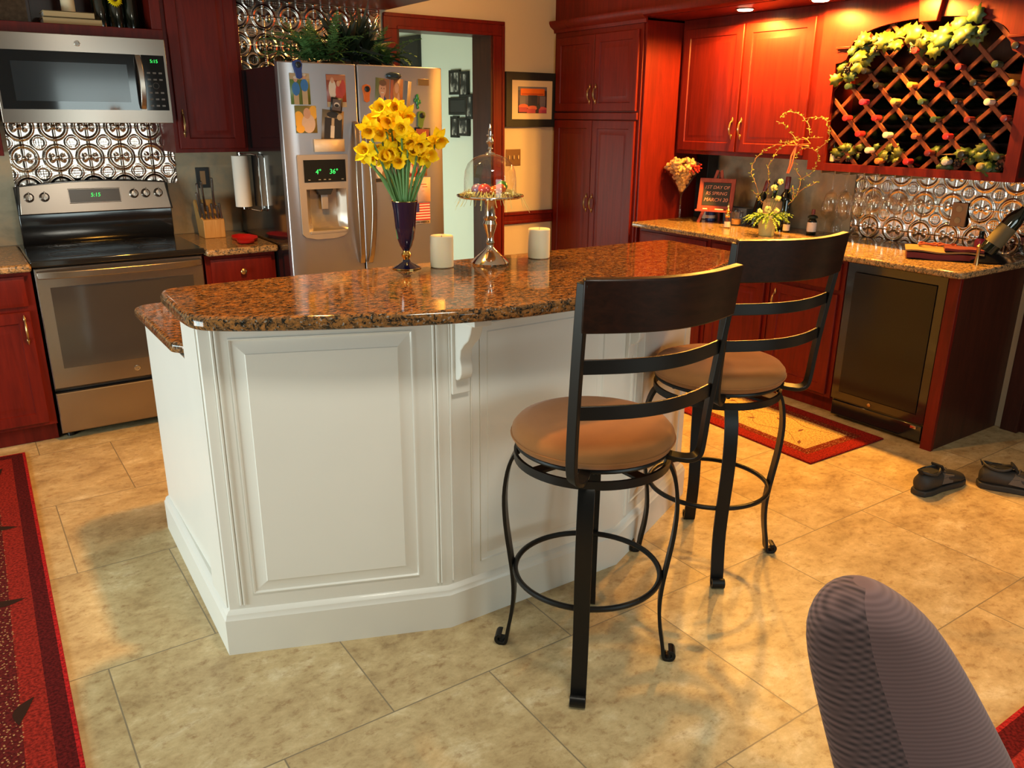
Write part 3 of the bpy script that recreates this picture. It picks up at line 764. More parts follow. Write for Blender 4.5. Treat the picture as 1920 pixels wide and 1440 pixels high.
b.rings(rs, close=False)
M['recess'] = P('dispenser_recess', (0.42, 0.36, 0.30), 0.28, 0.7)
obj('recess', b, 'recess', dp)
b = MB(); b.prism([(1.575, 1.20), (1.665, 1.20), (1.65, 1.17), (1.59, 1.17)], fy-0.004, fy+0.040, FR); obj('nozzle', b, 'blackplastic', dp, bev=0.002)
obj('paddle', MB().box(1.603, 1.64, fy+0.012, fy+0.022, 1.095, 1.172), 'dispgrey', dp, bev=0.003)
b = MB().box(1.525, 1.725, fy-0.013, fy-0.005, 0.974, 0.988); obj('drip_tray', b, 'dispgrey', dp, bev=0.002)
obj('nameplate', MB().box(2.178, 2.245, fy-0.002, fy+0.003, 1.715, 1.748), 'brass', dr_, bev=0.001)

# ---- photos and magnets on the refrigerator (each a thing)
def colmat(c, cache={}):
    k = tuple(round(x, 3) for x in c)
    if k not in cache: cache[k] = P('print_colour', c, 0.45, var=0.08, vs=50)
    return cache[k]
def flat(name, label, cat, x0, x1, z0, z1, bg, shapes, rot=0, group=None, depth=0.0008, yb=None):
    # a print: backing sheet plus coloured shapes; shape = ('e'|'r'|'p', cx, cz, rx, rz, colour) in 0..1 of the sheet
    yb = fy+0.002 if yb is None else yb
    b = MB(); mats = [colmat(bg)]
    cx, cz = (x0+x1)/2, (z0+z1)/2; W, H = x1-x0, z1-z0
    ca, sa = math.cos(R(rot)), math.sin(R(rot))
    def pt(u, v, d): 
        a, c = (u-0.5)*W, (v-0.5)*H
        return (cx+a*ca-c*sa, yb-d, cz+a*sa+c*ca)
    rs = [[pt(u, v, d) for u, v in ((0, 0), (1, 0), (1, 1), (0, 1))] for d in (0, depth+0.003)]
    b.rings(rs)
    for i, s in enumerate(shapes):
        b.mi = len(mats); mats.append(colmat(s[5])); d = depth+0.003+0.0002*(i+1)
        if s[0] == 'e': b.poly([pt(min(1, max(0, s[1]+s[3]*math.cos(2*PI*k/18))), min(1, max(0, s[2]+s[4]*math.sin(2*PI*k/18))), d) for k in range(18)])
        elif s[0] == 'r': b.poly([pt(max(0, s[1]-s[3]), max(0, s[2]-s[4]), d), pt(min(1, s[1]+s[3]), max(0, s[2]-s[4]), d), pt(min(1, s[1]+s[3]), min(1, s[2]+s[4]), d), pt(max(0, s[1]-s[3]), min(1, s[2]+s[4]), d)])
    me = bpy.data.meshes.new(name); b.bm.to_mesh(me); b.bm.free()
    for m in mats: me.materials.append(m)
    o = bpy.data.objects.new(name, me); COL.objects.link(o)
    place(o, (cx, yb, z0)); tag(o, label, cat, group); return o
SK = (0.55, 0.30, 0.18); BL = (0.03, 0.16, 0.42); GR = (0.10, 0.16, 0.04); RD = (0.45, 0.05, 0.03); KH = (0.45, 0.33, 0.18); BK = (0.015, 0.012, 0.01); WH = (0.62, 0.55, 0.45); YE = (0.75, 0.38, 0.03)
flat('photograph', 'photo of two people in blue shirts on the freezer door', 'photograph', 1.475, 1.575, 1.61, 1.755, GR,
     [('r', .5, .9, .5, .1, KH), ('r', .28, .25, .13, .25, KH), ('e', .28, .5, .2, .22, BL), ('e', .28, .8, .1, .09, SK), ('e', .28, .86, .1, .05, WH),
      ('r', .72, .3, .14, .3, KH), ('e', .72, .62, .2, .2, BL), ('e', .72, .89, .1, .08, SK), ('e', .72, .95, .1, .04, WH)])
flat('photograph', 'photo of people in red and white, upper middle of the freezer door', 'photograph', 1.662, 1.765, 1.60, 1.755, (0.28, 0.06, 0.03),
     [('e', .3, .55, .2, .3, WH), ('e', .65, .45, .2, .3, RD), ('r', .5, .9, .5, .08, (0.4, .14, .06)), ('e', .3, .82, .09, .09, SK), ('e', .6, .72, .09, .09, SK), ('e', .85, .6, .12, .25, RD), ('r', .5, .08, .5, .08, KH)])
flat('magnet', 'black badge magnet holding the red and white photo', 'magnet', 1.678, 1.738, 1.575, 1.645, BK, [('r', .5, .5, .38, .38, (0.10, 0.07, 0.06)), ('e', .5, .5, .25, .18, WH), ('e', .5, .45, .2, .12, BK)], -8, depth=0.004, yb=fy-0.002)
flat('photograph', 'photo of a baby among yellow flowers on the freezer door', 'photograph', 1.49, 1.60, 1.475, 1.605, (0.20, 0.17, 0.05),
     [('e', .15, .5, .25, .3, YE), ('e', .85, .75, .2, .25, YE), ('e', .6, .35, .32, .35, (0.60, 0.42, 0.30)), ('e', .55, .72, .17, .2, SK), ('e', .2, .15, .2, .15, YE)], 0)
flat('photograph', 'dark photo of figures sticking out of the white holder', 'photograph', 1.625, 1.74, 1.435, 1.585, (0.20, 0.13, 0.07),
     [('e', .4, .62, .18, .3, (0.5, .35, .2)), ('r', .28, .4, .16, .35, BK), ('r', .75, .35, .18, .4, BK), ('e', .5, .85, .3, .1, BK), ('r', .5, .3, .09, .2, WH), ('e', .8, .8, .12, .1, KH)], -6)
o = flat('photo_holder', 'white magnetic letter holder below the photos', 'holder', 1.575, 1.735, 1.384, 1.445, (0.66, 0.52, 0.36), [('r', .5, .96, .48, .03, (0.45, .34, .22))], 0, depth=0.016)
def flipflop(label, x, z, col, group=None, rot=0):
    b = MB(); b.mi = 0
    pr = [(-0.016, -0.04), (-0.018, -0.01), (-0.024, 0.02), (-0.020, 0.035), (0, 0.042), (0.020, 0.036), (0.025, 0.018), (0.017, -0.01), (0.015, -0.04), (0, -0.048)]
    M4 = Matrix.Translation((x, fy, z)) @ Matrix.Rotation(R(rot), 4, 'Y') @ Matrix(((1, 0, 0, 0), (0, 0, -1, 0), (0, 1, 0, 0), (0, 0, 0, 1)))
    b.prism(pr, -0.002, 0.007, M4)
    t = thing('magnet', label, 'magnet', (x, fy, z-0.045), 0, group)
    obj('sole', b, colmat(col), t, bev=0.002)
    c = M4 @ V((0.003, 0.018, 0.007))
    obj('opener', MB().lathe([(0.015, 0), (0.014, 0.003), (0.007, 0.004), (0.006, 0.006), (0.001, 0.006)], c, 18, -Y), 'magnetblack', t)
flipflop('blue sandal-shaped magnet at the top left of the freezer door', 1.52, 1.775, (0.01, 0.04, 0.22), rot=-6)
flipflop('orange sandal-shaped magnet at the top left of the fridge door', 1.877, 1.672, (0.62, 0.13, 0.01), rot=0)
flipflop('green sandal-shaped magnet right of the daffodils', 2.19, 1.545, (0.12, 0.20, 0.02), rot=8)
flipflop('red sandal-shaped magnet left of the vase stems', 2.012, 1.165, (0.45, 0.01, 0.01), rot=-12)
flat('photograph', 'portrait photo of a person in a blue shirt on the fridge door', 'photograph', 1.925, 2.005, 1.555, 1.745, (0.18, 0.16, 0.05),
     [('r', .8, .5, .2, .5, (0.3, .12, .05)), ('e', .5, .2, .48, .36, (0.02, 0.05, 0.16)), ('r', .5, .5, .12, .12, SK), ('e', .5, .72, .26, .19, SK), ('e', .5, .88, .26, .08, (0.15, .07, .03)), ('e', .42, .74, .03, .015, BK), ('e', .6, .74, .03, .015, BK), ('r', .5, .63, .1, .012, WH)], -5)
flat('photograph', 'photo of a long-haired person in plaid on the fridge door', 'photograph', 2.012, 2.085, 1.575, 1.745, (0.26, 0.10, 0.05),
     [('r', .12, .5, .12, .5, (0.4, .1, .04)), ('e', .5, .3, .3, .35, (0.10, 0.16, 0.2)), ('e', .5, .62, .28, .28, (0.45, .2, .06)), ('e', .5, .72, .16, .15, SK), ('e', .65, .4, .1, .2, SK)], -4)
flat('photograph', 'narrow pale photo strip beside the plaid shirt photo', 'photograph', 2.09, 2.13, 1.575, 1.735, KH, [('r', .25, .5, .25, .5, (0.10, 0.13, 0.18))], -7)
flat('photograph', 'photo with green background just above the daffodils', 'photograph', 1.955, 2.10, 1.46, 1.58, (0.10, 0.15, 0.02), [('e', .45, .55, .2, .35, BK), ('e', .45, .55, .1, .22, SK), ('e', .85, .5, .12, .3, (0.3, .12, .04))], -2, depth=0.0016)
t = thing('magnet', 'shiny dark oval magnet clip above the portrait photos', 'magnet', (2.035, fy, 1.745)); obj('clip', MB().sphere((2.035, fy-0.004, 1.758), 0.045, 20, (1, 0.22, 0.42)), P('dark_blue_shell', (0.05, 0.08, 0.10), 0.12, 0.6), t)
t = thing('magnet', 'green cactus-shaped magnet on the fridge door', 'magnet', (2.172, fy, 1.60)); b = MB()
for p, r in (((2.172, fy-0.003, 1.655), .011), ((2.172, fy-0.003, 1.63), .011), ((2.174, fy-0.003, 1.608), .008), ((2.158, fy-0.003, 1.64), .007), ((2.187, fy-0.003, 1.632), .007)): b.sphere(p, r, 10, (0.9, 0.4, 1.6))
obj('cactus', b, P('cactus_green', (0.02, 0.22, 0.05), 0.3), t)
flat('photograph', 'reddish picture in a dark frame right of the daffodils', 'photograph', 2.15, 2.245, 1.44, 1.50, BK, [('r', .5, .5, .42, .38, (0.35, .06, .02)), ('e', .6, .4, .15, .25, YE)], -2)
flat('photograph', 'pale photo low on the fridge door behind the stems', 'photograph', 1.90, 2.0, 1.22, 1.335, (0.55, 0.42, 0.28), [('r', .5, .1, .5, .08, BK), ('e', .3, .5, .2, .3, WH), ('e', .6, .35, .15, .2, (0.25, .15, .07))])
for x0, x1, z0, z1, bg, lb in ((2.105, 2.158, 1.245, 1.325, RD, 'red picture card beside the stems, nearer the vase'), (2.165, 2.22, 1.245, 1.325, (0.25, 0.12, 0.07), 'brown picture card right of the stems'), (2.105, 2.155, 1.175, 1.24, (0.5, .3, .06), 'gold picture card above the flag, nearer the vase')):
    flat('picture_card', lb, 'card', x0, x1, z0, z1, bg, [('e', .3, .5, .18, .3, WH), ('e', .7, .45, .2, .28, GR), ('r', .5, .9, .45, .07, WH), ('e', .55, .2, .2, .12, BK)])
o = flat('paper_note', 'pink handwritten note above the flag', 'note', 2.158, 2.238, 1.105, 1.238, (0.72, 0.45, 0.30), [('r', .45, .72, .25, .02, (.4, .12, .08)), ('r', .55, .62, .2, .015, (.4, .12, .08)), ('r', .4, .45, .12, .012, (.5, .25, .16))], -1)
st = [('r', .5, 1-(i+.5)/13*0.82, .5, .82/26, (0.50, 0.03, 0.03) if i % 2 == 0 else (0.7, .6, .5)) for i in range(13)]
t = thing('flag_card', 'striped flag card reading Bless America on the fridge door', 'card', (2.178, fy, 0.985))
fl = flat('flag', '', '', 2.125, 2.232, 0.985, 1.10, (0.68, 0.55, 0.42), st+[('r', .18, .79, .18, .21, (0.02, 0.03, 0.15))])
for k in ('label', 'category'): del fl[k]
fl.parent = t; fl.location = V(fl.location)-V(t.location)
text('lettering', 'BLESS AMERICA', 0.0135, 'magnetblack', frame((2.178, fy-0.0035, 0.990), X, Z), t)

# ------------------------------------------------------------------ above the refrigerator
def frond(b, base, d, L, droop, wd=0.035, n=22, fine=1):
    base = V(base); d = V(d).normalized(); side = d.cross(Z).normalized(); p = base.copy(); pts = [p.copy()]
    dd = d.copy()
    for i in range(n):
        dd = (dd+V((0, 0, -droop/n))).normalized(); p = p+dd*(L/n); pts.append(p.copy())
    b.tube(pts, [0.002*(1-0.7*i/n) for i in range(n+1)], 4)
    for i in range(1, n):
        t = (pts[i+1]-pts[i-1]).normalized(); s = t.cross(Z).normalized() if abs(t.z) < 0.98 else side
        w_ = wd*math.sin(PI*min(1, (i/n)*0.9+0.1))**0.7
        for sg in (-1, 1):
            tip = pts[i]+s*sg*w_+t*w_*0.35+Z*(-0.004+0.012*random.random())
            b.poly([pts[i]-t*0.003, (pts[i]+tip)/2-t*0.0045, tip, (pts[i]+tip)/2+t*0.0045, pts[i]+t*0.003])
t = thing('potted_fern', 'feathery green fern arrangement on top of the refrigerator', 'plant', (1.86, 4.32, 1.79))
b = MB(); random.seed(3)
for k in range(72):
    a = random.uniform(0, 2*PI); e = random.uniform(0.25, 1.35)
    cx = random.uniform(1.62, 1.82) if k < 50 else random.uniform(2.02, 2.16)
    d = V((math.cos(a)*0.8, math.sin(a)*0.4-0.1, math.sin(e)*1.3))
    frond(b, (cx, 4.30, 1.83), d, random.uniform(0.20, 0.34) if k < 50 else random.uniform(0.15, 0.24), random.uniform(0.8, 2.2), 0.030)
obj('fronds', b, 'fern', t)
b = MB()
for k in range(130):
    a = random.uniform(0, 2*PI); e = random.uniform(-0.1, 1.4); L = random.uniform(0.16, 0.32)
    p0 = V((random.uniform(1.84, 2.02), 4.34, 1.84)); d = V((math.cos(a)*math.cos(e), math.sin(a)*math.cos(e)*0.6, math.sin(e)))
    s = d.cross(V((0.2, 1, 0))).normalized(); p1 = p0+d*L*0.55; p2 = p1+(d+V((0, 0, -0.5))).normalized()*L*0.5
    b.poly([p0-s*0.004, p1-s*0.013, p2, p1+s*0.013, p0+s*0.004])
obj('dark_leaves', b, 'ferndark', t)
b = MB(); b.lathe([(0.05, 1.792), (0.06, 1.80), (0.07, 1.83), (0.065, 1.832), (0.055, 1.81), (0.001, 1.81)], (1.88, 4.36, 0), 20, sx=1.8)
obj('basket', b, P('wicker_basket', (0.12, 0.06, 0.03), 0.8, bump=0.6, bs=200), t)
t = thing('wall_shelf', 'dark cherry soffit board over the refrigerator', 'shelf', (1.95, 4.7, 2.185))
obj('board', MB().box(1.44, 2.46, 4.42, WY-0.002, 2.185, 2.498), 'cherry', t, bev=0.003)
obj('crown_molding', MB().prism([(4.42, 2.185), (4.42, 2.498), (4.36, 2.498), (4.37, 2.42), (4.40, 2.36), (4.40, 2.185)], 1.44, 2.46, Matrix(((0, 0, 1, 0), (1, 0, 0, 0), (0, 1, 0, 0), (0, 0, 0, 1)))), 'cherry', t)
t = thing('paper_bag', 'tan folded paper bag beside the fern on the refrigerator', 'bag', (2.13, 4.4, 1.79))
obj('bag', MB().prism([(2.07, 1.79), (2.26, 1.79), (2.16, 1.855), (2.09, 1.905)], 4.38, 4.46, FR), 'clothcream', t, bev=0.003)

# ------------------------------------------------------------------ wall pictures, switches, hall frames
t = thing('framed_picture', 'black framed cafe scene with red awning on the cream wall', 'picture', (3.575, WY, 1.49))
px0, px1, pz0, pz1 = 3.347, 3.808, 1.49, 1.858
obj('frame', MB().raised((px0, WY-0.03, pz0), X, Z, -Y, px1-px0, pz1-pz0, [(0, -0.002), (0.002, 0), (0.05, -0.002), (0.056, -0.012)], 0.028), 'blackplastic', t)
obj('mat_board', MB().box(px0+0.055, px1-0.055, WY-0.022, WY-0.019, pz0+0.05, pz1-0.05), P('cream_mat', (0.68, 0.52, 0.33), 0.8, var=0.02), t)
art = flat('print', '', '', px0+0.105, px1-0.105, pz0+0.095, pz1-0.095, (0.13, 0.09, 0.09),
     [('r', .5, .93, .5, .07, (0.14, .13, .16)), ('r', .5, .80, .42, .13, (0.75, .14, .01)), ('r', .5, .72, .38, .03, (.45, .06, .01)), ('r', .5, .48, .16, .2, (0.03, .03, .05)), ('r', .15, .45, .10, .2, (0.16, .13, .15)), ('r', .85, .45, .10, .2, (0.16, .13, .15)),
      ('e', .18, .25, .17, .10, (0.62, .12, .06)), ('r', .16, .13, .14, .09, (0.40, .05, .07)), ('e', .5, .2, .17, .09, (0.66, .14, .08)), ('r', .45, .08, .15, .08, (.45, .06, .08)), ('e', .85, .17, .15, .08, (0.6, .11, .10)), ('r', .85, .07, .14, .07, (.38, .05, .1)), ('e', .7, .25, .07, .1, (.04, .04, .05))], yb=WY-0.021)
for k in ('label', 'category'): del art[k]
art.parent = t; art.location = V(art.location)-V(t.location)
t = thing('switch_plate', 'brown three-switch plate under the framed cafe picture', 'light switch', (3.427, WY, 1.222))
obj('plate', MB().box(3.363, 3.491, WY-0.006, WY, 1.222, 1.338), 'plate', t, bev=0.002)
for x in (3.388, 3.427, 3.466): obj('switch', MB().box(x-0.005, x+0.005, WY-0.016, WY-0.005, 1.27, 1.295), 'clothcream', t, bev=0.001)
HX = 3.42
def hframe(name, label, y0, y1, z0, z1, tone, fw_=0.018, d=0.02, grp=None):
    t = thing(name, label, 'picture frame', (HX, (y0+y1)/2, z0), 0, grp)
    obj('frame', MB().raised((HX-d, y1, z0), -Y, Z, -X, y1-y0, z1-z0, [(0, -0.002), (0.002, 0), (fw_-0.003, 0), (fw_, -0.006)], d-0.001), 'blackplastic', t)
    obj('print', MB().box(HX-d+0.004, HX-d+0.0062, y0+fw_, y1-fw_, z0+fw_, z1-fw_), tone, t)
m_, nt_, b_ = newmat('black_and_white_print'); n_ = noise(nt_, mapping(nt_, (1, 14, 9)), 1.6, 3, 0.5); r_ = ramp(nt_, [(0.42, (0.015, 0.015, 0.014)), (0.50, (0.12, 0.12, 0.11)), (0.56, (0.42, 0.42, 0.38))])
nt_.links.new(n_.outputs['Fac'], r_.inputs[0]); nt_.links.new(r_.outputs[0], b_.inputs['Base Color']); M['bwprint'] = m_
M['blackprint'] = P('black_print', (0.02, 0.02, 0.02), 0.5)
k = 1.0
for i, (y0, y1, z0, z1, m) in enumerate(((5.70, 5.86, 1.72, 1.90, 'bwprint'), (5.575, 5.70, 1.70, 1.885, 'bwprint'), (5.50, 5.60, 1.54, 1.72, 'bwprint'), (5.61, 5.87, 1.57, 1.70, 'blackprint'), (5.73, 5.84, 1.40, 1.56, 'bwprint'), (5.57, 5.72, 1.415, 1.55, 'bwprint'))):
    lb = ['upper left frame of the black photo cluster in the hall', 'upper right frame of the black photo cluster in the hall', 'middle right frame of the black photo cluster in the hall',
          'middle left dark frame of the black photo cluster in the hall', 'lower left frame of the black photo cluster in the hall', 'lower right frame of the black photo cluster in the hall'][i]
    hframe('framed_photograph', lb, y0, y1, z0, z1, m, 0.020, 0.020+0.004*(i % 3), 'photo frames in the hall')
hframe('wall_frame', 'large dark frame high on the hall wall above the refrigerator', 6.33, 7.2, 1.66, 2.19, 'blackprint', 0.05, 0.03)

# ------------------------------------------------------------------ pantry
t = thing('pantry_cabinet', 'tall dark cherry pantry cabinet with four raised panel doors', 'cabinet', (4.12, 4.53, 0))
PX = 3.79
obj('body', MB().box(PX, 4.44, 4.085, WY-0.002, 0, 2.14), 'cherry', t, bev=0.002)
obj('side_panel', MB().box(PX+0.012, 4.44, 4.066, 4.086, 0.0, 2.14), 'cherry', t)
b = MB().box(PX-0.018, PX, 4.095, WY-0.01, 1.545, 1.59); obj('middle_rail', b, 'cherry', t, bev=0.003)
for (y1, hand) in ((4.965, 'r'), (4.535, 'l')):
    w_ = 0.425
    door(t, (PX-0.02, y1, 1.60), -Y, w_, 0.49, -X, hand, 0.11, pl=0.09)
    door(t, (PX-0.02, y1, 0.12), -Y, w_, 1.42, -X, hand, 0.86, pl=0.09)
# soffit above pantry and bar with crown
t = thing('cherry_soffit', 'dark cherry soffit and crown running over the pantry and bar', 'soffit', (4.1, 3.0, 2.15))
obj('fascia', MB().box(PX-0.005, PX+0.02, 0.9, WY-0.002, 2.165, 2.498), 'cherry', t)
obj('underside', MB().box(PX+0.02, 4.448, 0.9, WY-0.002, 2.155, 2.18), 'cherry', t)
A5 = Matrix(((1, 0, 0, 0), (0, 0, 1, 0), (0, 1, 0, 0), (0, 0, 0, 1)))
obj('crown_molding', MB().prism([(PX-0.005, 2.125), (PX-0.016, 2.125), (PX-0.020, 2.145), (PX-0.05, 2.165), (PX-0.062, 2.185), (PX-0.062, 2.20), (PX-0.005, 2.20)], 4.05, WY-0.002, A5), 'cherry', t)
obj('crown_molding', MB().prism([(PX+0.0, 2.155), (PX-0.020, 2.155), (PX-0.05, 2.165), (PX-0.062, 2.185), (PX-0.062, 2.20), (PX-0.005, 2.20)], 0.9, 4.05, A5), 'cherry', t)
for ly, lb in ((3.43, 'lit recessed downlight nearest the pantry in the bar soffit'), (2.93, 'lit recessed downlight over the left edge of the wine rack'), (2.40, 'lit recessed downlight over the keystone of the wine rack')):
    t = thing('recessed_light', lb, 'downlight', (3.955, ly, 2.155), 0, 'bar soffit downlights')
    b = MB(); b.lathe([(0.052, 2.156), (0.056, 2.150), (0.048, 2.150), (0.045, 2.155)], (3.955, ly, 0), 28, cap0=False, cap1=False); obj('trim_ring', b, 'brass', t)
    b = MB(); b.lathe([(0.046, 2.1545), (0.040, 2.1455), (0.001, 2.1425)], (3.955, ly, 0), 28, cap0=True); obj('lens', b, 'bulb', t)

# ------------------------------------------------------------------ bar: base cabinets, cooler, counter
FX = 3.82
def barbase(y0, y1, label, mid=False):
    t = thing('base_cabinet', label, 'cabinet', (4.13, (y0+y1)/2, 0))
    obj('body', MB().box(FX, 4.44, y0, y1, 0.10, 0.865).box(FX+0.07, 4.44, y0, y1, 0, 0.10), 'cherry', t, bev=0.002)
    w_ = (y1-y0)
    n = 2 if w_ > 0.7 else 1
    dw = (w_-0.05-0.02*(n-1))/n
    for i in range(n):
        yy = y1-0.025-i*(dw+0.02)
        drawer(t, (FX-0.02, yy, 0.70), -Y, dw, 0.14, -X, True)
        door(t, (FX-0.02, yy, 0.12), -Y, dw, 0.555, -X, 'l' if (i or n == 1) else 'r', 0.46, pl=0.09)
barbase(3.42, 4.060, 'cherry base cabinet under the bar counter next to the pantry')
barbase(2.95, 3.415, 'cherry base cabinet in the middle of the bar')
barbase(2.475, 2.945, 'cherry base cabinet with drawer directly left of the wine cooler')
t = thing('wine_cooler', 'black glass-door wine cooler under the bar counter', 'wine cooler', (4.1, 2.2, 0))
cy0, cy1 = 1.935, 2.465
obj('body', MB().box(FX+0.005, 4.42, cy0+0.005, cy1-0.005, 0.02, 0.858), 'black', t)
dd = obj('door', MB().raised((FX-0.012, cy1, 0.115), -Y, Z, -X, cy1-cy0, 0.745, [(0, -0.004), (0.004, 0), (0.045, 0), (0.048, -0.004)], 0.02), 'black', t)
obj('door_glass', MB().box(FX-0.0175, FX-0.0150, cy0+0.048, cy1-0.048, 0.165, 0.81), 'coolerglass', dd)
obj('grille', MB().box(FX-0.005, FX+0.01, cy0+0.01, cy1-0.01, 0.025, 0.105), 'black', t, bev=0.003)
obj('lock', MB().lathe([(0.010, 0), (0.010, 0.004), (0.006, 0.005), (0.001, 0.005)], (FX-0.012, 2.235, 0.135), 16, -X), 'brass', dd)
obj('foot_hinge', MB().box(FX-0.014, FX-0.004, cy0+0.035, cy0+0.065, 0.086, 0.10), 'chrome', t, bev=0.001)
t = thing('end_panel', 'cherry end panel closing the bar beside the wine cooler', 'cabinet panel', (4.13, 1.9, 0))
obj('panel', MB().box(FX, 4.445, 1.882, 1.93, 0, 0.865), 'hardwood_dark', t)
obj('edge_stile', MB().box(FX-0.02, FX+0.004, 1.875, 1.932, 0, 0.865), 'cherry', t, bev=0.002)
counter('countertop', [(3.75, 4.066), (3.75, 1.90), (3.76, 1.862), (3.80, 1.85), (4.445, 1.85), (4.445, 4.066)], 0.866, 0.90, 'granite2', 'speckled granite countertop of the bar along the right wall')

# upper cabinets of the bar
UX = 4.12
t = thing('wall_cabinet', 'two-door cherry wall cabinet glowing orange over the bar', 'cabinet', (4.28, 3.53, 1.335))
obj('body', MB().box(UX, 4.44, 3.005, 4.064, 1.335, 2.154), 'cherry', t, bev=0.002)
door(t, (UX-0.02, 4.035, 1.36), -Y, 0.485, 0.735, -X, 'r', 0.14, pl=0.09)
door(t, (UX-0.02, 3.535, 1.36), -Y, 0.485, 0.735, -X, 'l', 0.14, pl=0.09)

# ------------------------------------------------------------------ wine rack
t = thing('wine_rack', 'arched cherry wine rack with diagonal lattice over the bar', 'wine rack', (4.25, 2.4, 1.28))
ry0, ry1, rz0, rz1 = 1.865, 3.0, 1.285, 2.154
AX = Matrix(((0, 0, -1, 0), (-1, 0, 0, 0), (0, 1, 0, 0), (0, 0, 0, 1)))   # local x -> -Y, y -> Z, z -> -X
def pr(poly, x0, x1):  # poly in (y, z), extruded from x0 to x1
    return [(y, z) for y, z in poly], x0, x1
AY = Matrix(((0, 0, 1, 0), (1, 0, 0, 0), (0, 1, 0, 0), (0, 0, 0, 1)))
b = MB()
oy0, oy1 = 1.925, 2.895       # opening
b.box(UX-0.02, UX, ry0, oy0, rz0, rz1).box(UX-0.02, UX, oy1, ry1, rz0, rz1).box(UX-0.02, UX, oy0, oy1, rz0, 1.325)
# arch board with small curved brackets at the springing
arch = []
ym = 2.41
ztop, zsp = 2.035, 1.905
hw = 0.405
arc = [(ym+hw*math.cos(PI*i/28), zsp+(ztop-zsp)*math.sin(PI*i/28)**0.8) for i in range(29)]
cav = [(oy1-0.075*math.cos(k*PI/12), 1.85-0.0+0.055*(1-0)*0+0.0) for k in range(0)]
left = [(oy1, rz1), (oy1, 1.845), (oy1-0.03, 1.848), (oy1-0.06, 1.862), (oy1-0.072, 1.885), (oy1-0.075, 1.905)]
right = [(oy0+0.075, 1.905), (oy0+0.072, 1.885), (oy0+0.06, 1.862), (oy0+0.03, 1.848), (oy0, 1.845), (oy0, rz1)]
full = left+arc+right
# fan of quads from the curve up to the top
for p, q in zip(full[1:-1], full[2:-1]):
    b.prism([(q[0], q[1]), (p[0], p[1]), (p[0], rz1), (q[0], rz1)], UX-0.02, UX, AY) if p[0]-q[0] > 1e-4 else None
obj('frame', b, 'cherry', t, sharp=60)
b = MB()
for s0, s1 in ((oy1+0.0, oy1-0.085), (oy0+0.085, oy0)):
    b.box(UX-0.034, UX-0.018, min(s0, s1), max(s0, s1), 1.915, 1.927)
obj('cap_molding', b, 'cherry', t, bev=0.002)
kb = MB(); kb.prism([(2.455, 2.155), (2.325, 2.155), (2.345, 2.012), (2.435, 2.012)], UX-0.055, UX-0.018, AY)
obj('keystone', kb, 'cherry', t, bev=0.003)
obj('shelf', MB().box(UX, 4.44, ry0, ry1, rz0, rz0+0.02), 'cherry', t)
obj('side_panel', MB().box(UX, 4.44, ry1-0.02, ry1, rz0+0.02, 2.15), 'cherry', t)
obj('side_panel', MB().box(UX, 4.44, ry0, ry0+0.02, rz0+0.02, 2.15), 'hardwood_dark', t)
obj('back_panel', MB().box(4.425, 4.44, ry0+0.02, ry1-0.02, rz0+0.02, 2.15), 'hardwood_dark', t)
# lattice slats
py, pz = 0.163, 0.16
for sgn in (-1, 1):
    for i in range(-8, 9):
        # line through (2.286+py*i, 1.54) with slope sgn*pz/py
        pts = []
        y0_, z0_ = 2.286+py*i, 1.54
        s = sgn*pz/py
        a = []
        ylo, yhi, zlo, zhi = oy0-0.03, oy1+0.03, 1.31, 2.03
        t0 = (ylo-y0_); t1 = (yhi-y0_)
        u0 = (zlo-z0_)/s; u1 = (zhi-z0_)/s
        lo = max(min(t0, t1), min(u0, u1)); hi = min(max(t0, t1), max(u0, u1))
        if hi-lo < 0.10: continue
        x = UX+0.014 if sgn > 0 else UX+0.026
        obj('lattice_slat', MB().bar([(x, y0_+lo, z0_+lo*s), (x, y0_+hi, z0_+hi*s)], X, 0.011, 0.020), 'lattice', t, bev=0.0015)
# wine bottles lying in the lattice
caps = [(2.787, 1.726, 'g'), (2.693, 1.647, 'm'), (2.623, 1.727, 'k'), (2.444, 1.725, 'o'), (2.441, 1.886, 'r'), (2.294, 1.726, 'd'), (2.785, 1.566, 'r'), (2.606, 1.567, 'r'), (2.521, 1.648, 'y'), (2.37, 1.645, 'g'), (2.689, 1.486, 'r'), (2.535, 1.483, 'w'), (2.446, 1.568, 'k'), (2.289, 1.561, 'g'), (2.377, 1.481, 'b'), (2.215, 1.483, 'r'), (2.205, 1.645, 'k'), (2.129, 1.562, 'd'), (2.122, 1.727, 'k'), (2.04, 1.805, 'g'), (1.958, 1.722, 'y'), (2.045, 1.641, 'w'), (1.957, 1.568, 'd'), (2.04, 1.488, 'k'), (2.617, 1.404, 'w'), (2.552, 1.352, 'o'), (2.404, 1.355, 'r'), (2.292, 1.402, 'd'), (2.198, 1.363, 's'), (2.126, 1.402, 'k'), (2.03, 1.352, 'y'), (1.963, 1.396, 'g'), (2.70, 1.80, 'k'), (2.53, 1.80, 'k'), (2.37, 1.80, 'k'), (2.21, 1.80, 'd'), (1.97, 1.88, 'k')]
proto = {}
names = {}
from collections import Counter
cnt = Counter(c for _, _, c in caps)
seen = Counter()
special = {}
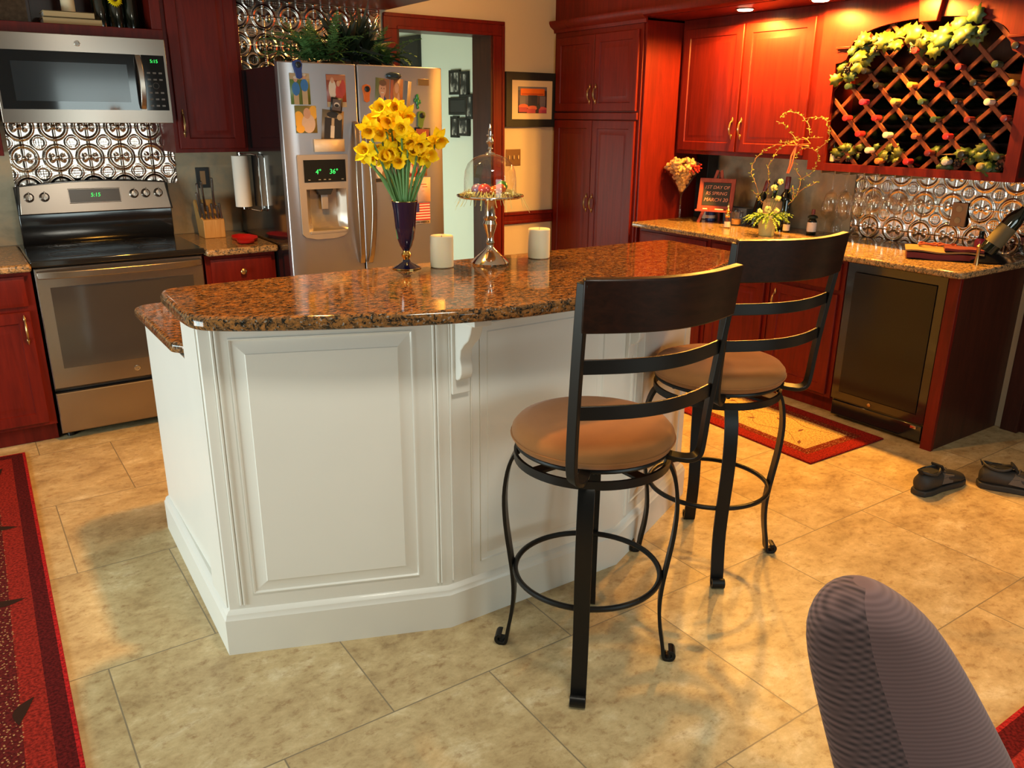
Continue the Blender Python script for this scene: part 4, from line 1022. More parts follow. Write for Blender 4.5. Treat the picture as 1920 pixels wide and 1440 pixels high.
for y, z, c in caps:
    seen[c] += 1
    nm = CAPS[c][1]
    lab = 'wine bottle with %s neck foil lying in the lattice rack' % nm
    if cnt[c] > 1: grp = 'wine bottles with %s neck foil' % nm
    else: grp = 'wine bottles in the lattice rack'
    x0 = 4.075+random.uniform(-0.008, 0.012)
    if c not in proto:
        r = thing('wine_bottle', lab, 'wine bottle', (0, 0, 0), 0, grp, w=False)
        b = MB(); b.lathe([(0.0125, 0.045), (0.0130, 0.085), (0.020, 0.11), (0.034, 0.15), (0.037, 0.17), (0.037, 0.31), (0.030, 0.318)], (0, 0, 0), 18, (1, 0, 0)); obj('glass', b, 'bottleglass', r)
        b = MB(); b.lathe([(0.012, 0.0), (0.0155, 0.001), (0.016, 0.012), (0.0145, 0.014), (0.0142, 0.055), (0.0135, 0.056)], (0, 0, 0), 18, (1, 0, 0)); obj('neck_foil', b, 'cap'+c, r)
        proto[c] = r; r.location = (x0, y, z)
    else:
        dup(proto[c], (x0, y, z), 0, lab, grp)
# miniature bottle on the left end of the rack ledge
t = thing('small_bottle', 'miniature bottle with pale label on the left end of the wine rack ledge', 'bottle', (4.105, 2.935, 1.325), w=True)
b = MB(); b.lathe([(0.016, 0), (0.017, 0.003), (0.017, 0.055), (0.013, 0.068), (0.006, 0.078), (0.006, 0.10), (0.007, 0.102), (0.006, 0.106)], (4.145, 2.868, 1.325), 18); obj('glass', b, 'bottleglass', t)
obj('label', MB().lathe([(0.0175, 0.01), (0.0175, 0.05)], (4.145, 2.868, 1.325), 18, cap0=False, cap1=False), 'label', t)
# grape leaf garlands
LEAF = [(0, 0), (0.25, -0.12), (0.5, 0.02), (0.42, 0.25), (0.62, 0.45), (0.36, 0.55), (0.30, 0.80), (0.12, 0.74), (0, 1.02), (-0.12, 0.74), (-0.30, 0.80), (-0.36, 0.55), (-0.62, 0.45), (-0.42, 0.25), (-0.5, 0.02), (-0.25, -0.12)]
def leaf(b, c, size, out, up):
    out = V(out).normalized(); up = V(up); up = (up-out*up.dot(out)).normalized(); s = up.cross(out)
    ctr = b.v(V(c)+up*size*0.35+out*size*0.10); ring = [b.v(V(c)+s*x*size+up*y*size-out*size*0.14*(x*x+ (y-0.4)**2)) for x, y in LEAF]
    for i in range(len(ring)): b._f([ctr, ring[i], ring[(i+1) % len(ring)]])
random.seed(12)
def garland(label, pts, n, size, mat, name='grape_leaf_garland', mat2='leafdark'):
    t = thing(name, label, 'garland', pts[0])
    vine = MB(); vine.tube(pts, 0.003, 6); obj('vine', vine, 'twig', t)
    for mm, nn in ((mat, n), (mat2, n//2)):
        b = MB()
        for k in range(nn):
            f = random.random()*(len(pts)-1); i = int(f); p = V(pts[i]).lerp(V(pts[min(i+1, len(pts)-1)]), f-i)
            p += V((random.uniform(-0.035, 0.01), random.uniform(-0.03, 0.03), random.uniform(-0.045, 0.035)))
            leaf(b, p, random.uniform(0.6, 1.15)*size, (-1, random.uniform(-0.6, 0.4), random.uniform(0.0, 0.9)), (random.uniform(-0.3, 0.3), random.uniform(-1, 1), random.uniform(-1, 0.6)))
        obj('leaves', b, mm, t, solid=0.0008)
    gm = M.setdefault('grapes', None) or P('dark_grapes', (0.03, 0.02, 0.02), 0.25); M['grapes'] = gm
    for q in range(max(2, n//5)):
        p0 = V(pts[(q*2+1) % len(pts)])+V((-0.015, random.uniform(-0.02, 0.02), -0.03)); b = MB()
        for k in range(9):
            b.sphere(p0+V((random.gauss(0, 0.006), 0.009*((k % 3)-1), -0.011*(k//3))), 0.0078, 8)
        obj('grape_cluster', b, gm, t)
gx = 4.10
garland('yellow-green grape leaf garland draped under the arch of the wine rack', [(gx, 2.83, 1.76), (gx, 2.80, 1.85), (gx, 2.73, 1.92), (gx, 2.64, 1.945), (gx, 2.54, 1.955), (gx, 2.46, 1.93), (gx, 2.38, 1.93), (gx, 2.30, 1.955), (gx, 2.22, 1.965), (gx, 2.14, 1.975)], 27, 0.088, 'leaf')
garland('small grape leaf sprigs at the lower left of the wine rack', [(gx+0.045, 2.83, 1.385), (gx+0.045, 2.77, 1.395), (gx+0.045, 2.70, 1.385)], 9, 0.05, 'leaf')
garland('grape leaf sprigs behind the white-foiled bottle low in the rack', [(gx+0.045, 2.60, 1.40), (gx+0.045, 2.54, 1.41), (gx+0.045, 2.49, 1.40)], 8, 0.05, 'leaf')
garland('dark grape leaf sprigs at the lower right of the wine rack', [(gx+0.045, 2.26, 1.395), (gx+0.045, 2.16, 1.40), (gx+0.045, 2.06, 1.40), (gx+0.045, 1.98, 1.395)], 9, 0.07, 'leafdark')

# hanging and standing stemware
def wineglass(label, loc, s=1.0, flip=False, grp=None):
    t = thing('wine_glass', label, 'wine glass', loc, 0, grp, w=False)
    pro = [(0.033, 0), (0.033, 0.0015), (0.008, 0.005), (0.0035, 0.012), (0.0035, 0.085), (0.010, 0.092), (0.030, 0.108), (0.039, 0.135), (0.038, 0.165), (0.031, 0.20), (0.0302, 0.20), (0.037, 0.165), (0.038, 0.136), (0.029, 0.110), (0.001, 0.096)]
    b = MB(); b.lathe([(r*s, z*s) for r, z in pro], (0, 0, 0), 24, cap0=True, cap1=False)
    o = obj('bowl', b, 'glass', t)
    if flip: t.rotation_euler = (PI, 0, 0)
    return t
g0 = None
obj_r = thing('stemware_rail', 'row of thin rails holding glasses under the wine rack', 'rack', (4.28, 2.5, 1.27))
for y in (2.93, 2.84, 2.75, 2.66, 2.57, 2.48, 2.39):
    obj('rail', MB().box(4.14, 4.42, y-0.004, y+0.004, 1.268, 1.285), 'brass', obj_r)
for k, y in enumerate((2.885, 2.795, 2.705, 2.615, 2.525, 2.435)):
    for x in (4.20, 4.32):
        if g0 is None:
            g0 = wineglass('clear wine glass hanging upside down under the wine rack', (x, y, 1.266), 1.05, True, 'hanging wine glasses')
        else: dup(g0, (x, y, 1.266), (PI, 0, 0))
g1 = wineglass('clear wine glass standing on the bar beside the little dark bottle', (4.38, 3.03, 0.90), 0.95)
dup(g1, (4.36, 2.90, 0.90), 0, 'clear wine glass standing at the left edge of the tin backsplash')
t = thing('wall_outlet', 'dark outlet plate set in the tin backsplash', 'outlet', (4.43, 2.26, 1.02))
obj('plate', MB().box(4.422, 4.43, 2.22, 2.30, 1.02, 1.145), 'plate', t, bev=0.002)
for z in (1.052, 1.112): obj('socket', MB().lathe([(0.017, 0), (0.016, 0.003), (0.001, 0.003)], (4.422, 2.26, z), 18, -X), 'clothcream', t)

# ------------------------------------------------------------------ things on the bar
CZ = 0.90
VR = R(-50)
def local(name, label, cat, loc, rot=VR, group=None): return thing(name, label, cat, loc, rot, group, w=False)
# big martini glass of corks
t = local('martini_glass', 'giant martini glass filled with wine corks beside the pantry', 'glass', (4.085, 3.955, CZ))
b = MB(); b.lathe([(0.075, 0), (0.075, 0.003), (0.02, 0.008), (0.008, 0.02), (0.007, 0.165), (0.015, 0.18), (0.125, 0.345), (0.123, 0.345), (0.013, 0.184), (0.001, 0.182)], (0, 0, 0), 32, cap1=False)
obj('bowl', b, 'glass', t)
b = MB(); random.seed(5)
for k in range(230):
    f = random.random(); z = 0.20+0.20*f**0.8
    rmax = (0.105*(z-0.18)/0.165 if z < 0.335 else 0.125*math.sqrt(max(0, 1-((z-0.335)/0.085)**2)))
    rmax = max(0.004, rmax-0.012); a = random.uniform(0, 2*PI); rr = rmax*math.sqrt(random.uniform(0.0, 1))
    c = V((rr*math.cos(a), rr*math.sin(a), z)); d = V((random.uniform(-1, 1), random.uniform(-1, 1), random.uniform(-.7, .7))).normalized()
    b.cyl(c-d*0.017, c+d*0.017, 0.0095, n=8)
o = obj('wine_corks', b, 'cork'); o['kind'] = 'stuff'; tag(o, 'heap of tan wine corks filling the giant martini glass', 'corks'); o.location = t.location; o.rotation_euler = t.rotation_euler
b = MB()
for k in range(60):
    b.sphere((0.085+random.gauss(0, 0.022), -0.06+random.gauss(0, 0.015), 0.345+random.gauss(0, 0.015)), 0.006, 6)
o = obj('berry_cluster', b, 'berry'); tag(o, 'red berry sprig on the corks in the martini glass', 'berries'); o.location = t.location; o.rotation_euler = t.rotation_euler
# chalkboard on easel
t = local('chalkboard_easel', 'small chalkboard on a wooden easel reading 1st day of spring March 20', 'chalkboard', (4.16, 3.72, CZ), R(-62))
TI = Matrix.Translation((0, 0, 0.085)) @ Matrix.Rotation(R(-12), 4, 'X')
b = MB(); b.raised((0, 0, 0), X, Z, -Y, 0.235, 0.205, [(0, -0.002), (0.002, 0), (0.026, 0), (0.028, -0.006)], 0.014)
b.bm.transform(TI @ Matrix.Translation((-0.1175, 0, 0)))
M['redwood'] = wood('red_frame_wood', (0.28, 0.05, 0.03), (0.40, 0.09, 0.05), 0.5, 0.1)
obj('frame', b, 'redwood', t)
b = MB(); b.box(-0.088, 0.088, -0.0005+0.002, 0.0035, 0.03, 0.176); b.bm.transform(TI); sl = obj('board', b, 'slate', t)
for s, zz, sz in (('1ST DAY OF', 0.137, 0.030), ('RS SPRING', 0.098, 0.030), ('MARCH 20', 0.056, 0.033)):
    text('chalk_writing', s, sz, 'chalk', TI @ frame((0, 0.0012, zz), X, Z), sl, shear=0.2)
b = MB()
for s in (-1, 1): b.bar([(s*0.100, -0.004, 0), (s*0.072, 0.019, 0.085), (s*0.012, 0.072, 0.335)], X, 0.018, 0.010)
b.bar([(0, 0.15, 0), (0, 0.085, 0.32)], X, 0.014, 0.010)
obj('easel_legs', b, 'redwood', t)
obj('tray', MB().box(-0.12, 0.12, -0.036, -0.004, 0.076, 0.087), 'redwood', t, bev=0.001)
for x0, lb in ((-0.07, 'short white chalk stick left on the easel tray'), (0.01, 'long white chalk stick right on the easel tray')):
    o = obj('chalk', MB().cyl((x0, -0.024, 0.092), (x0+(0.03 if x0 < 0 else 0.055), -0.024, 0.092), 0.0045), 'chalkw'); tag(o, lb, 'chalk'); o.location = t.location; o.rotation_euler = t.rotation_euler
# behind the easel: black block standing in for the corner shadow, can, white boxes
t = local('corner_shadow_block', 'tall black block standing in for the corner shadow behind the chalkboard', 'box', (4.37, 4.0, CZ), R(-90))
obj('box', MB().box(-0.05, 0.05, -0.05, 0.05, 0, 0.44), 'blackplastic', t, bev=0.003)
t = local('can', 'small blue and white can behind the chalkboard easel', 'can', (4.24, 3.82, CZ))
obj('body', MB().lathe([(0.03, 0), (0.033, 0.003), (0.033, 0.087), (0.031, 0.09), (0.001, 0.088)], (0, 0, 0), 24), P('blue_can_print', (0.05, 0.09, 0.30), 0.35, 0.3, var=0.5, vs=30), t)
obj('label_band', MB().lathe([(0.0335, 0.02), (0.0335, 0.04)], (0, 0, 0), 24, cap0=False, cap1=False), 'paper', t)
t = local('paper_packet', 'white paper packet leaning behind the martini glass stem', 'packet', (4.30, 3.88, CZ), R(-75))
b = MB().box(-0.05, 0.05, -0.02, 0.02, 0, 0.15); b.bm.transform(Matrix.Rotation(R(-10), 4, 'X')); obj('packet', b, 'paper', t, bev=0.004)
t = local('carton', 'low blue-grey carton behind the easel legs', 'box', (4.33, 3.66, CZ), R(-85))
obj('carton', MB().box(-0.09, 0.09, -0.04, 0.04, 0, 0.10), P('blue_grey_carton', (0.12, 0.17, 0.22), 0.6, var=0.5, vs=20), t, bev=0.002)
# small crystal shakers with silver tops
t = local('salt_shaker', 'small crystal shaker with ornate gold top on the bar', 'shaker', (4.045, 3.50, CZ))
obj('body', MB().lathe([(0.02, 0), (0.022, 0.004), (0.019, 0.05), (0.013, 0.058), (0.012, 0.07)], (0, 0, 0), 8), 'glass', t)
obj('label', MB().lathe([(0.0205, 0.008), (0.0195, 0.04)], (0, 0, 0), 8, cap0=False, cap1=False), 'paper', t)
obj('cap', MB().lathe([(0.015, 0.068), (0.017, 0.074), (0.017, 0.09), (0.010, 0.10), (0.013, 0.112), (0.006, 0.122), (0.008, 0.135), (0.001, 0.16)], (0, 0, 0), 18), 'gold', t)
t = local('glass_dish', 'gold-rimmed glass of amber candle behind the shaker', 'glass', (4.20, 3.56, CZ))
obj('glass', MB().lathe([(0.03, 0), (0.034, 0.004), (0.042, 0.09), (0.040, 0.09), (0.032, 0.008), (0.001, 0.006)], (0, 0, 0), 24, cap1=False), 'glass', t)
obj('candle', MB().lathe([(0.029, 0.009), (0.031, 0.04), (0.001, 0.038)], (0, 0, 0), 24), P('amber_wax', (0.7, 0.36, 0.08), 0.5), t)
# dark wine bottles
for (x, y, s, lean, lb) in ((4.30, 3.50, 0.95, 0.22, 'leaning dark wine bottle behind the left of the willow plant'), (4.33, 3.38, 0.92, 0.0, 'upright dark wine bottle standing behind the willow plant'), (4.30, 3.28, 1.05, 0.03, 'tallest dark wine bottle behind the willow plant')):
    t = local('wine_bottle', lb, 'wine bottle', (x, y, CZ))
    b = MB(); b.lathe([(r*s, z*s) for r, z in BOT], (0, 0, 0), 20)
    if lean: b.bm.transform(Matrix.Rotation(lean, 4, 'Y'))
    obj('glass', b, 'bottleglass', t)
    b = MB(); b.lathe([(0.015*s, 0.235*s), (0.0155*s, 0.30*s), (0.013*s, 0.306*s)], (0, 0, 0), 16); 
    if lean: b.bm.transform(Matrix.Rotation(lean, 4, 'Y'))
    obj('neck_foil', b, 'capd' if lean else 'capk', t)
t = local('ceramic_canister', 'cream rounded canister behind the willow plant', 'canister', (4.24, 3.32, CZ))
obj('body', MB().lathe([(0.045, 0), (0.055, 0.01), (0.06, 0.12), (0.058, 0.17), (0.04, 0.19), (0.001, 0.192)], (0, 0, 0), 28), 'clothcream', t)
obj('band', MB().lathe([(0.0606, 0.05), (0.0612, 0.09)], (0, 0, 0), 28, cap0=False, cap1=False), P('teal_band', (0.03, 0.15, 0.12), 0.5), t)
# willow arrangement
t = local('flower_pot', 'pale green pot of yellow flowers with a curly willow loop', 'plant', (3.98, 3.14, CZ), R(-74))
b = MB(); b.lathe([(0.040, 0), (0.043, 0.003), (0.056, 0.10), (0.060, 0.104), (0.062, 0.122), (0.057, 0.122), (0.052, 0.105), (0.038, 0.012), (0.001, 0.01)], (0, 0, 0), 28, cap1=False)
obj('pot', b, 'potgreen', t)
obj('soil', MB().lathe([(0.052, 0.095), (0.054, 0.112), (0.001, 0.118)], (0, 0, 0), 20), 'ferndark', t)
K = 0.0031; KX = 0.00335; S6 = 4.364
def zz(x, y, d=0.0): return V(((1200+x/S6-1443)*KX, d, (440-(200+y/S6))*K*1.02))
random.seed(21)
TW = [[(980, 800), (950, 640), (900, 560), (885, 500), (910, 430), (960, 380), (1030, 345), (1100, 320), (1170, 310), (1230, 290), (1330, 275), (1420, 268)],
      [(1380, 365), (1430, 320), (1465, 265), (1450, 200), (1430, 155), (1390, 130), (1330, 125), (1250, 132), (1200, 100), (1150, 85), (1110, 95), (1075, 130)],
      [(1225, 120), (1280, 175), (1300, 210), (1320, 255)], [(1050, 160), (1100, 175), (1115, 210)],
      [(1210, 790), (1255, 730), (1270, 650), (1262, 590), (1330, 550), (1365, 490), (1395, 400), (1350, 355), (1290, 345), (1230, 325)],
      [(1020, 790), (1035, 660), (1045, 560), (1030, 500), (1060, 440), (1075, 380), (1100, 350), (1170, 320), (1235, 300)],
      [(1265, 690), (1310, 650), (1360, 630), (1405, 595)], [(1000, 800), (960, 760), (930, 700)], [(1240, 750), (1215, 650), (1190, 690)], [(1265, 580), (1230, 520), (1240, 420), (1260, 370)], [(1235, 300), (1160, 250), (1150, 230)]]
b = MB(); lb_ = MB()
for br_ in TW:
    pts = [zz(x, y, 0.03*math.sin(x*0.01+y*0.013)) for x, y in br_]
    fine = []
    for p, q in zip(pts, pts[1:]):
        for k in range(4): fine.append(p.lerp(q, k/4)+V((random.gauss(0, 0.0018), random.gauss(0, 0.002), random.gauss(0, 0.0018))))
    fine.append(pts[-1])
    b.tube(fine, [0.0020-0.0010*i/len(fine) for i in range(len(fine))], 6)
    for p in fine[2:]:
        if random.random() < 0.72 and p.z > 0.16:
            for _ in range(2):
                d = V((random.uniform(-1, 1), random.uniform(-.6, .6), random.uniform(-.3, 1))).normalized(); s = d.cross(Y).normalized(); L = random.uniform(0.010, 0.022)
                lb_.poly([p, p+d*L*0.5+s*0.0028, p+d*L, p+d*L*0.5-s*0.0028])
obj('willow_twigs', b, 'twig', t); obj('willow_leaves', lb_, 'sprig', t)
b = MB()
for k in range(60):
    a = random.uniform(0, 2*PI); e = random.uniform(-0.1, 0.6)
    frond(b, (0.03*math.cos(a), 0.03*math.sin(a), 0.115), (math.cos(a), math.sin(a), e), random.uniform(0.07, 0.15), random.uniform(0.3, 1.4), 0.010, 12)
obj('feathery_greens', b, P('feathery_green', (0.16, 0.28, 0.04), 0.6, var=0.3, vs=30), t)
b = MB()
for (cx, cy, r) in ((1100, 665, 0.024), (1145, 612, 0.019), (1140, 742, 0.020), (1070, 835, 0.024), (1010, 850, 0.018), (1140, 835, 0.018)):
    c = zz(cx, cy, -0.03)
    for k in range(14):
        d = V((random.gauss(0, 1), random.gauss(0, 1), random.gauss(0, .7))).normalized(); b.sphere(c+d*r*0.6, r*0.38, 7)
obj('yellow_blossoms', b, 'yellowflower', t)
b = MB()
for (cx, cy) in ((1100, 665), (1145, 612), (1140, 742)):
    c = zz(cx, cy, -0.03); b.tube([(0, 0, 0.11), (c.x*0.6, -0.02, (c.z+0.11)/2), c], 0.0016, 5)
obj('flower_stems', b, 'stem', t)
b = MB(); kn_ = zz(1230, 330, -0.02)
for (dx, dz, dx2, dz2) in ((0.055, 0.035, 0.075, 0.010), (0.07, 0.0, 0.05, -0.02), (-0.03, 0.02, -0.05, 0.0)):
    b.bar([kn_, kn_+V((dx*0.6, -0.012, dz*1.2)), kn_+V((dx, -0.006, dz)), kn_+V((dx2, 0.005, dz2)), kn_+V((dx*0.4, 0.006, dz2*0.5)), kn_], (0, 1, 0.2), 0.009, 0.0008)
for s in (-1, 1): b.bar([kn_, kn_+V((-0.012+s*0.008, -0.01, -0.06)), kn_+V((-0.016+s*0.006, -0.012, -0.11)), kn_+V((-0.03+s*0.004, -0.008, -0.155))], (0.9, 0.4, 0), 0.008, 0.0008)
b.sphere(kn_, 0.009, 10)
obj('ribbon_bow', b, 'ribbon', t)
# little bottles
t = local('small_bottle', 'little dark bottle with black ruffle and white label on the bar', 'bottle', (4.24, 3.02, CZ))
obj('glass', MB().lathe([(0.025, 0), (0.027, 0.003), (0.027, 0.08), (0.018, 0.095), (0.009, 0.105), (0.009, 0.145)], (0, 0, 0), 20), 'bottleglass', t)
obj('label', MB().lathe([(0.0276, 0.02), (0.0276, 0.075)], (0, 0, 0), 20, cap0=False, cap1=False), 'paper', t)
obj('ruffle', MB().lathe([(0.010, 0.095), (0.030, 0.10), (0.026, 0.112), (0.010, 0.118)], (0, 0, 0), 14), 'ferndark', t)
obj('cap', MB().lathe([(0.010, 0.12), (0.011, 0.15), (0.001, 0.151)], (0, 0, 0), 14), 'capd', t)
t = local('small_bottle', 'tiny clear bottle with white label right of the green pot', 'bottle', (4.20, 3.17, CZ))
obj('glass', MB().lathe([(0.018, 0), (0.02, 0.003), (0.02, 0.06), (0.008, 0.075), (0.008, 0.095), (0.001, 0.096)], (0, 0, 0), 18), 'bottleglass', t)
obj('label', MB().lathe([(0.0205, 0.012), (0.0205, 0.05)], (0, 0, 0), 18, cap0=False, cap1=False), 'paper', t)
t = local('vase_bottle', 'slender clear bottle behind the little dark bottle', 'bottle', (4.40, 2.97, CZ))
obj('glass', MB().lathe([(0.024, 0), (0.03, 0.03), (0.024, 0.07), (0.008, 0.10), (0.006, 0.18), (0.009, 0.185)], (0, 0, 0), 18, cap1=False), 'glass', t)
# folded mat and napkins with spectacle-like red ring
t = local('place_mat', 'burgundy and cream folded cloth lying near the end of the bar', 'cloth', (4.08, 2.13, CZ), R(-58))
b = MB()
def cloth(b, w_, d_, z0, th, amp, ph, n=14):
    g = []
    for s_, zz_ in ((1, th), (0, 0)):
        g.append([[b.v(((i/n-0.5)*w_, (j/n-0.5)*d_, z0+zz_+amp*math.sin(ph+i*0.7)*math.cos(j*0.5+ph))) for i in range(n+1)] for j in range(n+1)])
    for j in range(n):
        for i in range(n):
            b._f([g[0][j][i], g[0][j][i+1], g[0][j+1][i+1], g[0][j+1][i]]); b._f([g[1][j][i], g[1][j+1][i], g[1][j+1][i+1], g[1][j][i+1]])
    for i in range(n):
        for (a, c) in (((0, i), (0, i+1)), ((n, i), (n, i+1)), ((i, 0), (i+1, 0)), ((i, n), (i+1, n))):
            b._f([g[0][a[0]][a[1]], g[0][c[0]][c[1]], g[1][c[0]][c[1]], g[1][a[0]][a[1]]])
cloth(b, 0.33, 0.20, 0.004, 0.028, 0.003, 0.4); obj('lower_fold', b, 'clothred', t)
b = MB(); cloth(b, 0.345, 0.21, 0.038, 0.007, 0.004, 0.2); obj('cream_layer', b, 'matcream', t)
b = MB(); cloth(b, 0.17, 0.12, 0.050, 0.012, 0.004, 1.2); b.bm.transform(Matrix.Translation((0.085, -0.04, 0))); obj('upper_fold', b, 'clothred', t)
t = local('napkin_ring', 'pair of red ring-shaped loops on the folded cloth', 'napkin ring', (4.10, 2.17, CZ+0.052), R(-58))
b = MB()
for cx in (-0.045, 0.04): b.tube([(cx+0.042*math.cos(a*PI/10), 0.012+0.026*math.sin(a*PI/10), 0.008+0.004*math.sin(a)) for a in range(20)], 0.005, 8, True)
obj('rings', b, 'redwood', t)
# leaning wine bottle in a dark shoe-shaped holder
t = local('bottle_holder', 'dark sculpted bottle stand at the right end of the bar', 'holder', (4.13, 1.945, CZ), R(-55))
b = MB(); b.lathe([(0.07, 0), (0.075, 0.01), (0.06, 0.03), (0.045, 0.045), (0.001, 0.05)], (0, 0, 0), 24, sx=1.3, sy=0.8)
b.bar([(-0.05, 0, 0.02), (-0.02, 0.0, 0.06), (0.055, 0.0, 0.20)], Y, 0.05, 0.008)
obj('stand', b, 'iron', t)
bt = local('wine_bottle', 'large dark wine bottle with olive label tilted in the stand', 'wine bottle', (4.13, 1.945, CZ+0.052), R(-55))
LN = Matrix.Translation((0.0, 0, 0.0)) @ Matrix.Rotation(R(30), 4, 'Y')
b = MB(); b.lathe([(r*1.1, z*1.05) for r, z in BOT], (0, 0, 0), 24); b.bm.transform(LN); obj('glass', b, 'bottleglass', bt)
b = MB(); b.lathe([(0.0412, 0.045), (0.0412, 0.145)], (0, 0, 0), 24, cap0=False, cap1=False); b.bm.transform(LN); obj('label', b, 'winelabel', bt)
b = MB(); b.lathe([(0.0165, 0.25), (0.0168, 0.312), (0.014, 0.318)], (0, 0, 0), 18); b.bm.transform(LN); obj('neck_foil', b, 'capy', bt)
t = local('small_bottle', 'small dark bottle with pink-red label left of the tilted bottle', 'bottle', (4.24, 2.035, CZ))
obj('glass', MB().lathe([(0.024, 0), (0.026, 0.004), (0.026, 0.085), (0.012, 0.105), (0.012, 0.135), (0.001, 0.136)], (0, 0, 0), 18), 'bottleglass', t)
obj('label', MB().lathe([(0.0265, 0.055), (0.0262, 0.085), (0.018, 0.098)], (0, 0, 0), 18, cap0=False, cap1=False), 'capm', t)
t = local('bottle_stopper', 'brass-topped stopper lying against the tilted bottle stand', 'stopper', (4.02, 1.93, CZ))
b = MB(); b.lathe([(0.012, 0), (0.010, 0.02), (0.007, 0.05), (0.009, 0.08), (0.012, 0.09), (0.001, 0.10)], (0, 0, 0), 14); obj('stopper', b, 'brass', t)
for i, (x, y) in enumerate(((4.20, 1.90), (4.30, 1.95))):
    t = local('glass_decanter', ('cut glass decanter behind the tilted wine bottle', 'second cut glass decanter nearest the wall at the bar end')[i], 'decanter', (x, y, CZ))
    obj('body', MB().lathe([(0.03, 0), (0.035, 0.01), (0.033, 0.06), (0.012, 0.08), (0.012, 0.10)], (0, 0, 0), 8, cap1=False), 'glass', t)
    obj('stopper', MB().lathe([(0.010, 0.10), (0.016, 0.115), (0.008, 0.13), (0.001, 0.132)], (0, 0, 0), 8), 'glass', t)

# ------------------------------------------------------------------ kitchen island
t = thing('kitchen_island', 'white painted raised-bar kitchen island with bowed panelled front', 'kitchen island', (1.45, 2.65, 0))
BP = [(0.470, 2.190), (1.10, 1.938), (1.80, 1.935), (2.435, 2.22)]
BB = [(0.470, 2.190), (1.10, 1.938), (1.80, 1.935), (2.435, 2.22), (2.435, 3.135), (0.50, 3.135)]
def inset(poly, d):
    n = len(poly); out = []
    for i in range(n):
        p0, p1, p2 = V(poly[i-1]), V(poly[i]), V(poly[(i+1) % n])
        e1 = (p1-p0).normalized(); e2 = (p2-p1).normalized()
        n1 = V((-e1.y, e1.x)); n2 = V((-e2.y, e2.x)); m = (n1+n2).normalized()
        k = d/max(0.3, m.dot(n1)); out.append((p1.x+m.x*k, p1.y+m.y*k))
    return out
IN = inset(BB, 0.018)
F0, F1, F2, F3 = IN[0], IN[1], IN[2], IN[3]
body = MB()
body.prism([F0, F1, F2, F3, (F3[0], 2.40), (F0[0], 2.385)], 0.0, 1.03)
body.prism([(0.505, 2.385), (F3[0]-0.01, 2.385), (F3[0]-0.01, 3.115), (0.515, 3.115)], 0.0, 0.862)
obj('body', body, 'white', t, bev=0.002)
# skirting with a moulded top
sk = MB()
prof = [(0.0, 0.0), (0.0, 0.118), (0.004, 0.124), (0.006, 0.134), (0.012, 0.142), (0.018, 0.146)]
rs = []
for d, z in prof:
    rs.append([V((x, y, z)) for x, y in inset(BB, d)])
sk.rings(rs, True, True, True)
obj('skirting', sk, 'white', t, sharp=25)
PAN = [(0, -0.001), (0.0, 0.0), (0.002, 0.0), (0.004, -0.004), (0.008, -0.006), (0.042, -0.0005), (0.046, -0.0015), (0.048, -0.0015)]
def face(A, B):
    A = V((*A, 0)); B = V((*B, 0)); U = (B-A).normalized(); return A, U, U.cross(Z), (B-A).length
for k, (A, B, x0, x1, flatp) in enumerate(((F0, F1, 0.055, 0.045, 0), (F1, F2, 0.10, 0.075, 1), (F2, F3, 0.10, 0.055, 0))):
    O, U, N, L = face(A, B)
    zb, zt = 0.195, 0.985
    if flatp: pr_ = [(0, 0.0045), (0.003, 0.005), (0.006, 0.001), (0.026, 0.0012), (0.029, 0.0035), (0.031, 0.0035)]
    else: pr_ = [(0, 0.0045), (0.003, 0.005), (0.007, 0.0008), (0.010, 0.0008), (0.042, 0.0095), (0.044, 0.0115), (0.048, 0.0115)]
    b = MB().raised(O+U*(x0+0.020)+Z*zb, U, Z, N, L-x0-x1-(0.064 if k == 0 else 0.030), zt-zb, pr_, 0.0)
    obj('panel', b, 'white', t, sharp=20)
    # fluted bead strips at both ends of the face
    for xx in ((x0-0.020, x0-0.010) if k != 1 else (0.018, 0.090))+((L-0.030, L-0.020) if k == 0 else ()):
        obj('bead_molding', MB().tube([O+U*xx+Z*0.16+N*0.002, O+U*xx+Z*1.015+N*0.002], 0.0036, 8), 'white', t)
# corbels
def corbel(A, B, u):
    O, U, N, L = face(A, B)
    fr_ = Matrix(((N.x, 0, U.x, O.x+U.x*(u)), (N.y, 0, U.y, O.y+U.y*(u)), (N.z, 1, U.z, 0), (0, 0, 0, 1)))
    pf = [(0.0, 0.83), (0.0, 1.03), (0.125, 1.03), (0.125, 1.012), (0.105, 1.008), (0.098, 0.985), (0.085, 0.962), (0.062, 0.945), (0.044, 0.925), (0.040, 0.90), (0.046, 0.875), (0.046, 0.855), (0.038, 0.838), (0.022, 0.83)]
    b = MB(); b.prism(pf, -0.020, 0.020, fr_)
    c = obj('corbel', b, 'white', t, bev=0.003, sharp=50)
    b = MB(); b.box(-0.027, 0.027, 0.795, 1.03, 0, 0.0) if 0 else None
    b.prism([(0, 0.785), (0.0, 1.03), (0.014, 1.03), (0.014, 0.785)], -0.030, 0.030, fr_)
    b.prism([(0, 1.013), (0.0, 1.03), (0.135, 1.03), (0.135, 1.013)], -0.028, 0.028, fr_)
    obj('corbel_plate', b, 'white', c, bev=0.002)
corbel(F1, F2, 0.050)
corbel(F2, F3, 0.045)
O, U, N, L = face((F0[0], 2.385), F0)
obj('side_stile', MB().box(F0[0]-0.004, F0[0]+0.002, 2.215, 2.37, 0.147, 1.028), 'white', t, bev=0.0015)
